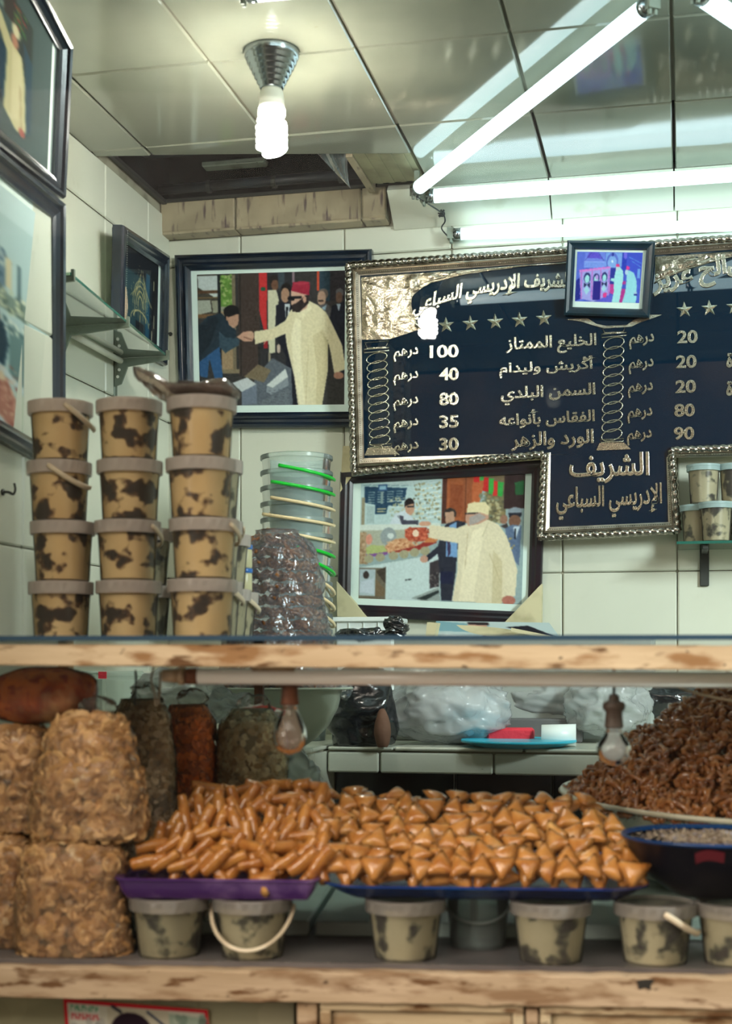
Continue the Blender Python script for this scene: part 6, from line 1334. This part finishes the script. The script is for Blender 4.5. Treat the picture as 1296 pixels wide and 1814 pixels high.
def bare(px, y0, y1, y2, cord, gm, label, scol, t=2.15):
    c = Cv(px, y1, t); top = Cv(px, y0, t); bot = Cv(px, y2, t); th_ = thing('bare_bulb', label, 'bulb', tuple(top)); hs_ = top.z-c.z; hb = c.z-bot.z
    if cord:
        b = MB(); tube(b, [Cv(px, 1186, t), top], .0022, 8); obj('cord', b, darkMetM, th_)
    b = MB(); lathe(b, [(.004, 0), (.0075, -.003), (.0085, -.010), (.0155, -.013), (.017, -.018), (.016, -.023), (.0125, -.027), (.0135, -hs_+.006), (.0145, -hs_), (.011, -hs_-.002)], 24, top); smooth_angle(obj('socket', b, scol, th_), 50)
    R = .0262 if not cord else .0258
    pr = [(.0115, 0), (.012, -.006)]
    for k in range(15):
        f_ = k/14; a = f_*pi; z = -.006-(hb-.006)*f_; zc_ = -(hb-R); 
        if z > zc_: t_ = (z+.006)/(zc_+.006); rr = .012+(R-.012)*(math.sin(t_*pi/2)**1.4)
        else: rr = math.sqrt(max(0, R*R-(z-zc_)**2))
        pr.append((max(rr, .0), z))
    b = MB(); lathe(b, pr, 36, c); obj('glass_bulb', b, gm, th_, True)
    b = MB(); tube(b, [c+UP*.004, c-UP*.018], .003, 8); tube(b, bez([c-UP*.016, c-UP*.024+cu*.009, c-UP*.026-cu*.009, c-UP*.016], 5), .0006, 5); obj('filament', b, greyMetM, th_)
bare(513, 1186, 1247, 1337, False, film('pinkish_bulb_glass', (.97,.90,.86), .16, .28, None, .03, (.8,.6,.52)), 'clear pinkish bulb in a brown socket hanging in front of the bowl', rustM)
bare(1087, 1229, 1288, 1357, True, film('frosted_bulb_glass', (.9,.92,.92), .42, .28, None, .05, (.62,.66,.66)), 'frosted bulb in a dark socket on a cord above the basin', mat('dark_socket', srgb(66,52,42), .6))
wr = MB(); tube(wr, bez([Cv(1100,1190,2.12), Cv(1160,1200,2.14), Cv(1220,1224,2.15), Cv(1300,1242,2.15), Cv(1400,1250,2.15)], 10), .0018, 6); tag(obj('slack_wire', wr, mat('beige_wire', srgb(150,134,108), .5), smooth=True), 'slack beige wire drooping to the right above the sesame pastries', 'wire')
b = MB(); p0 = at(459, 1250, 2.9); boxm(b, (p0.x-.009, p0.y-.006, ZC-.20), (p0.x+.009, p0.y+.006, ZC+.036)); tag(obj('rusty_prop', b, rustM), 'narrow rusty brown upright in front of the white bowl', 'post')
b = MB(); boxm(b, (p0.x-.02, p0.y-.05, ZC-.405), (p0.x+.02, p0.y+.02, ZC-.20));

# ------------------------------------------------------------------ things on the back counter
CZ = -.1845
lump('bin_bag', 'bulging black plastic bag on the counter beside the white bowl', 'bag', at(640, 1262, 3.42), (.092,.075,.112), blackBagM, 21, .16, 9, flatz=ZC+CZ, pinch=None)
lump('paper_pouch', 'small brown pouch leaning against the black bag', 'pouch', at(677, 1292, 3.33), (.019,.02,.050), mat('brown_cloth', srgb(104,72,54), .8, bump=(40,.5)), 22, .12, 20, flatz=ZC+CZ, ridge=False)
lump('carrier_bag', 'large milky white carrier bag lying on the counter behind the tube', 'bag', at(792, 1256, 3.45), (.150,.10,.084), milkFilmM, 23, .15, 11, flatz=ZC+CZ, nu=90, nv=56)
lump('carrier_bag_filling', 'pale bundle inside the large milky carrier bag', 'bundle', at(800, 1264, 3.46), (.115,.075,.060), mat('pale_bundle', srgb(196,196,200), .6, bump=(14,.6)), 24, .2, 8, flatz=ZC+CZ+.004)
lump('folded_bags', 'flat heap of white plastic bags behind the red sponge', 'bag', at(985, 1240, 3.62), (.155,.07,.055), milkFilmM, 25, .15, 14, flatz=ZC-.13, nu=90)
lump('folded_bags', 'second heap of white plastic bags toward the basin', 'bag', at(1075, 1252, 3.50), (.10,.08,.070), milkFilmM, 26, .18, 14, flatz=ZC+CZ, nu=90)
lump('bin_bag', 'dark bag slumped behind the basin heap at the right', 'bag', at(1190, 1240, 3.55), (.13,.06,.045), blackBagM, 27, .25, 10, flatz=ZC-.16)
b = MB(); o_ = onY(935, 1270, 3.60); chbox(b, (o_.x-.085, 3.54, ZC+CZ), (o_.x+.14, 3.70, ZC-.125), .004); tag(obj('grey_box', b, mat('grey_card', srgb(92,92,92), .6)), 'grey box on the counter beneath the flat white bags', 'box')
b = MB(); o_ = onY(903, 1290, 3.40); chbox(b, (o_.x-.055, 3.385, ZC+CZ), (o_.x+.055, 3.44, ZC+CZ+.042), .006); tag(obj('sponge', b, redM), 'red sponge block on the counter behind the turquoise plate', 'sponge')
b = MB(); o_ = onY(805, 1290, 3.6); chbox(b, (o_.x-.2, 3.585, ZC+CZ), (o_.x+.5, 3.80, ZC+.045), .008); tag(obj('stock_crate', b, mat('dim_crate', srgb(150,156,150), .6)), 'pale crate against the wall holding up the magazines', 'crate')
# cup lying on its side and turquoise plate
b = MB(); c = at(985, 1284, 3.36); ax = (rv*-1+fv*.15).normalized(); c.z = ZC+CZ+.0265
lathe(b, [(.0270, -.046), (.025, .034), (.0235, .035), (.0235, .033), (.0250, -.042), (.0260, -.046)], 32, c, axis=ax); lathe(b, [(0, .0285), (.0235, .0285)], 32, c, axis=ax)
tag(obj('plastic_cup', b, starchM, smooth=True), 'white plastic cup lying on its side behind the turquoise plate', 'cup')
pl_ = at(918, 1184, 3.345); pt = thing('plate', 'turquoise plastic plate on the front edge of the tiled counter', 'plate', (pl_.x, pl_.y, ZC+CZ+.0003))
put('dish', cached(('pl',), lambda b: lathe(b, [(0, .002), (.085, .0), (.10, .001), (.128, .011), (.134, .013), (.133, .016), (.126, .013), (.10, .0055), (0, .0045)], 64), bluePlateM), pt)
put('raised_rim', cached(('plr',), lambda b: lathe(b, [(.1335, .011), (.1355, .013), (.1345, .0175), (.1325, .0165)], 64), bluePlateM), pt)
# white tub with a black bag, just above the rail
tb = onY(655, 1100, 3.62); wt = thing('white_tub', 'white rectangular tub with a black bag spilling over its edge', 'tub', (tb.x, 3.66, ZC+CZ))
b = MB(); x0, x1 = onY(590,1100,3.56).x, onY(694,1100,3.56).x; zt_ = onY(600, 1093, 3.56).z; chbox(b, (x0, 3.575, ZC+CZ+.0), (x1, 3.74, zt_-.004), .006); chbox(b, (x0-.004, 3.565, zt_-.012), (x1+.004, 3.75, zt_), .002)
for k in range(3): xx = x0+(x1-x0)*(.25+.25*k); boxm(b, (xx-.0012, 3.572, zt_-.06), (xx+.0012, 3.575, zt_-.012))
obj('tub_body', b, starchM, wt)
lump('bin_bag', 'crumpled black bag draped over the white tub below the plum-black frame', 'bag', at(648, 1129, 3.46), (.072,.035,.020), blackBagM, 31, .45, 18)
lump('bin_bag', 'raised black bag handle standing up at the right of the white tub', 'bag', at(699, 1113, 3.44), (.026,.02,.024), blackBagM, 33, .5, 22)
# magazines beneath the picture
mc = Canvas(0, 0, 300, 120, 2.5, (180,196,196)); mc.poly([(0,0),(140,20),(130,60),(0,50)],(120,160,170)); mc.poly([(0,60),(120,80),(60,118),(0,110)],(206,214,212)); mc.poly([(90,110),(140,56),(230,50),(240,90),(200,118)],(110,40,60))
for k in range(5): mc.line(112+k*24,104,150+k*18,56,3,(196,170,180))
mc.ell(110,24,26,20,(196,150,130)); mc.poly([(84,6),(140,6),(140,20),(88,18)],(40,30,34)); mc.poly([(180,30),(240,20),(300,90),(240,118),(236,60)],(28,26,36)); mc.poly([(240,90),(280,96),(276,116),(236,116)],(190,80,60)); mc.blur(1)
mg = thing('magazine', 'glossy magazine with striped clothing on its cover, under the plum-black frame', 'magazine', tuple(onY(870, 1130, 3.6)))
zz = ZC+.002
Mf = lambda s, t: Vector(onY(772, 1100, 3.72)).lerp(onY(972, 1103, 3.72), s).lerp(Vector(onY(764, 1142, 3.60)).lerp(onY(1000, 1140, 3.60), s), t)
print_obj('cover', mc, Mf, mg)
b = MB(); q = [Mf(0,1), Mf(1,1), Mf(1,0), Mf(0,0)]; dn = Vector((0,.008,-.010)); hexa(b, [p+Vector((0,.0008,-.0008)) for p in q]+[p+dn for p in q]); obj('pages', b, cardM, mg)
b = MB(); fr4 = [onY(905,1112,3.58), onY(994,1130,3.58), onY(994,1136,3.58), onY(905,1118,3.58)]; hexa(b, [fr4[3], fr4[2], fr4[1], fr4[0]]+[p+Vector((0,.06,.0)) for p in (fr4[3], fr4[2], fr4[1], fr4[0])]); tag(obj('book', b, cardM), 'thin cream-edged book lying slanted over the magazine', 'book')
b = MB(); q4 = [onY(756,1102,3.585), onY(774,1103,3.585), onY(766,1142,3.585), onY(752,1142,3.585)]; hexa(b, [q4[3], q4[2], q4[1], q4[0]]+[p+Vector((0,.05,0)) for p in (q4[3], q4[2], q4[1], q4[0])]); tag(obj('paper_block', b, cardM), 'worn cream paper block standing left of the magazine', 'paper')
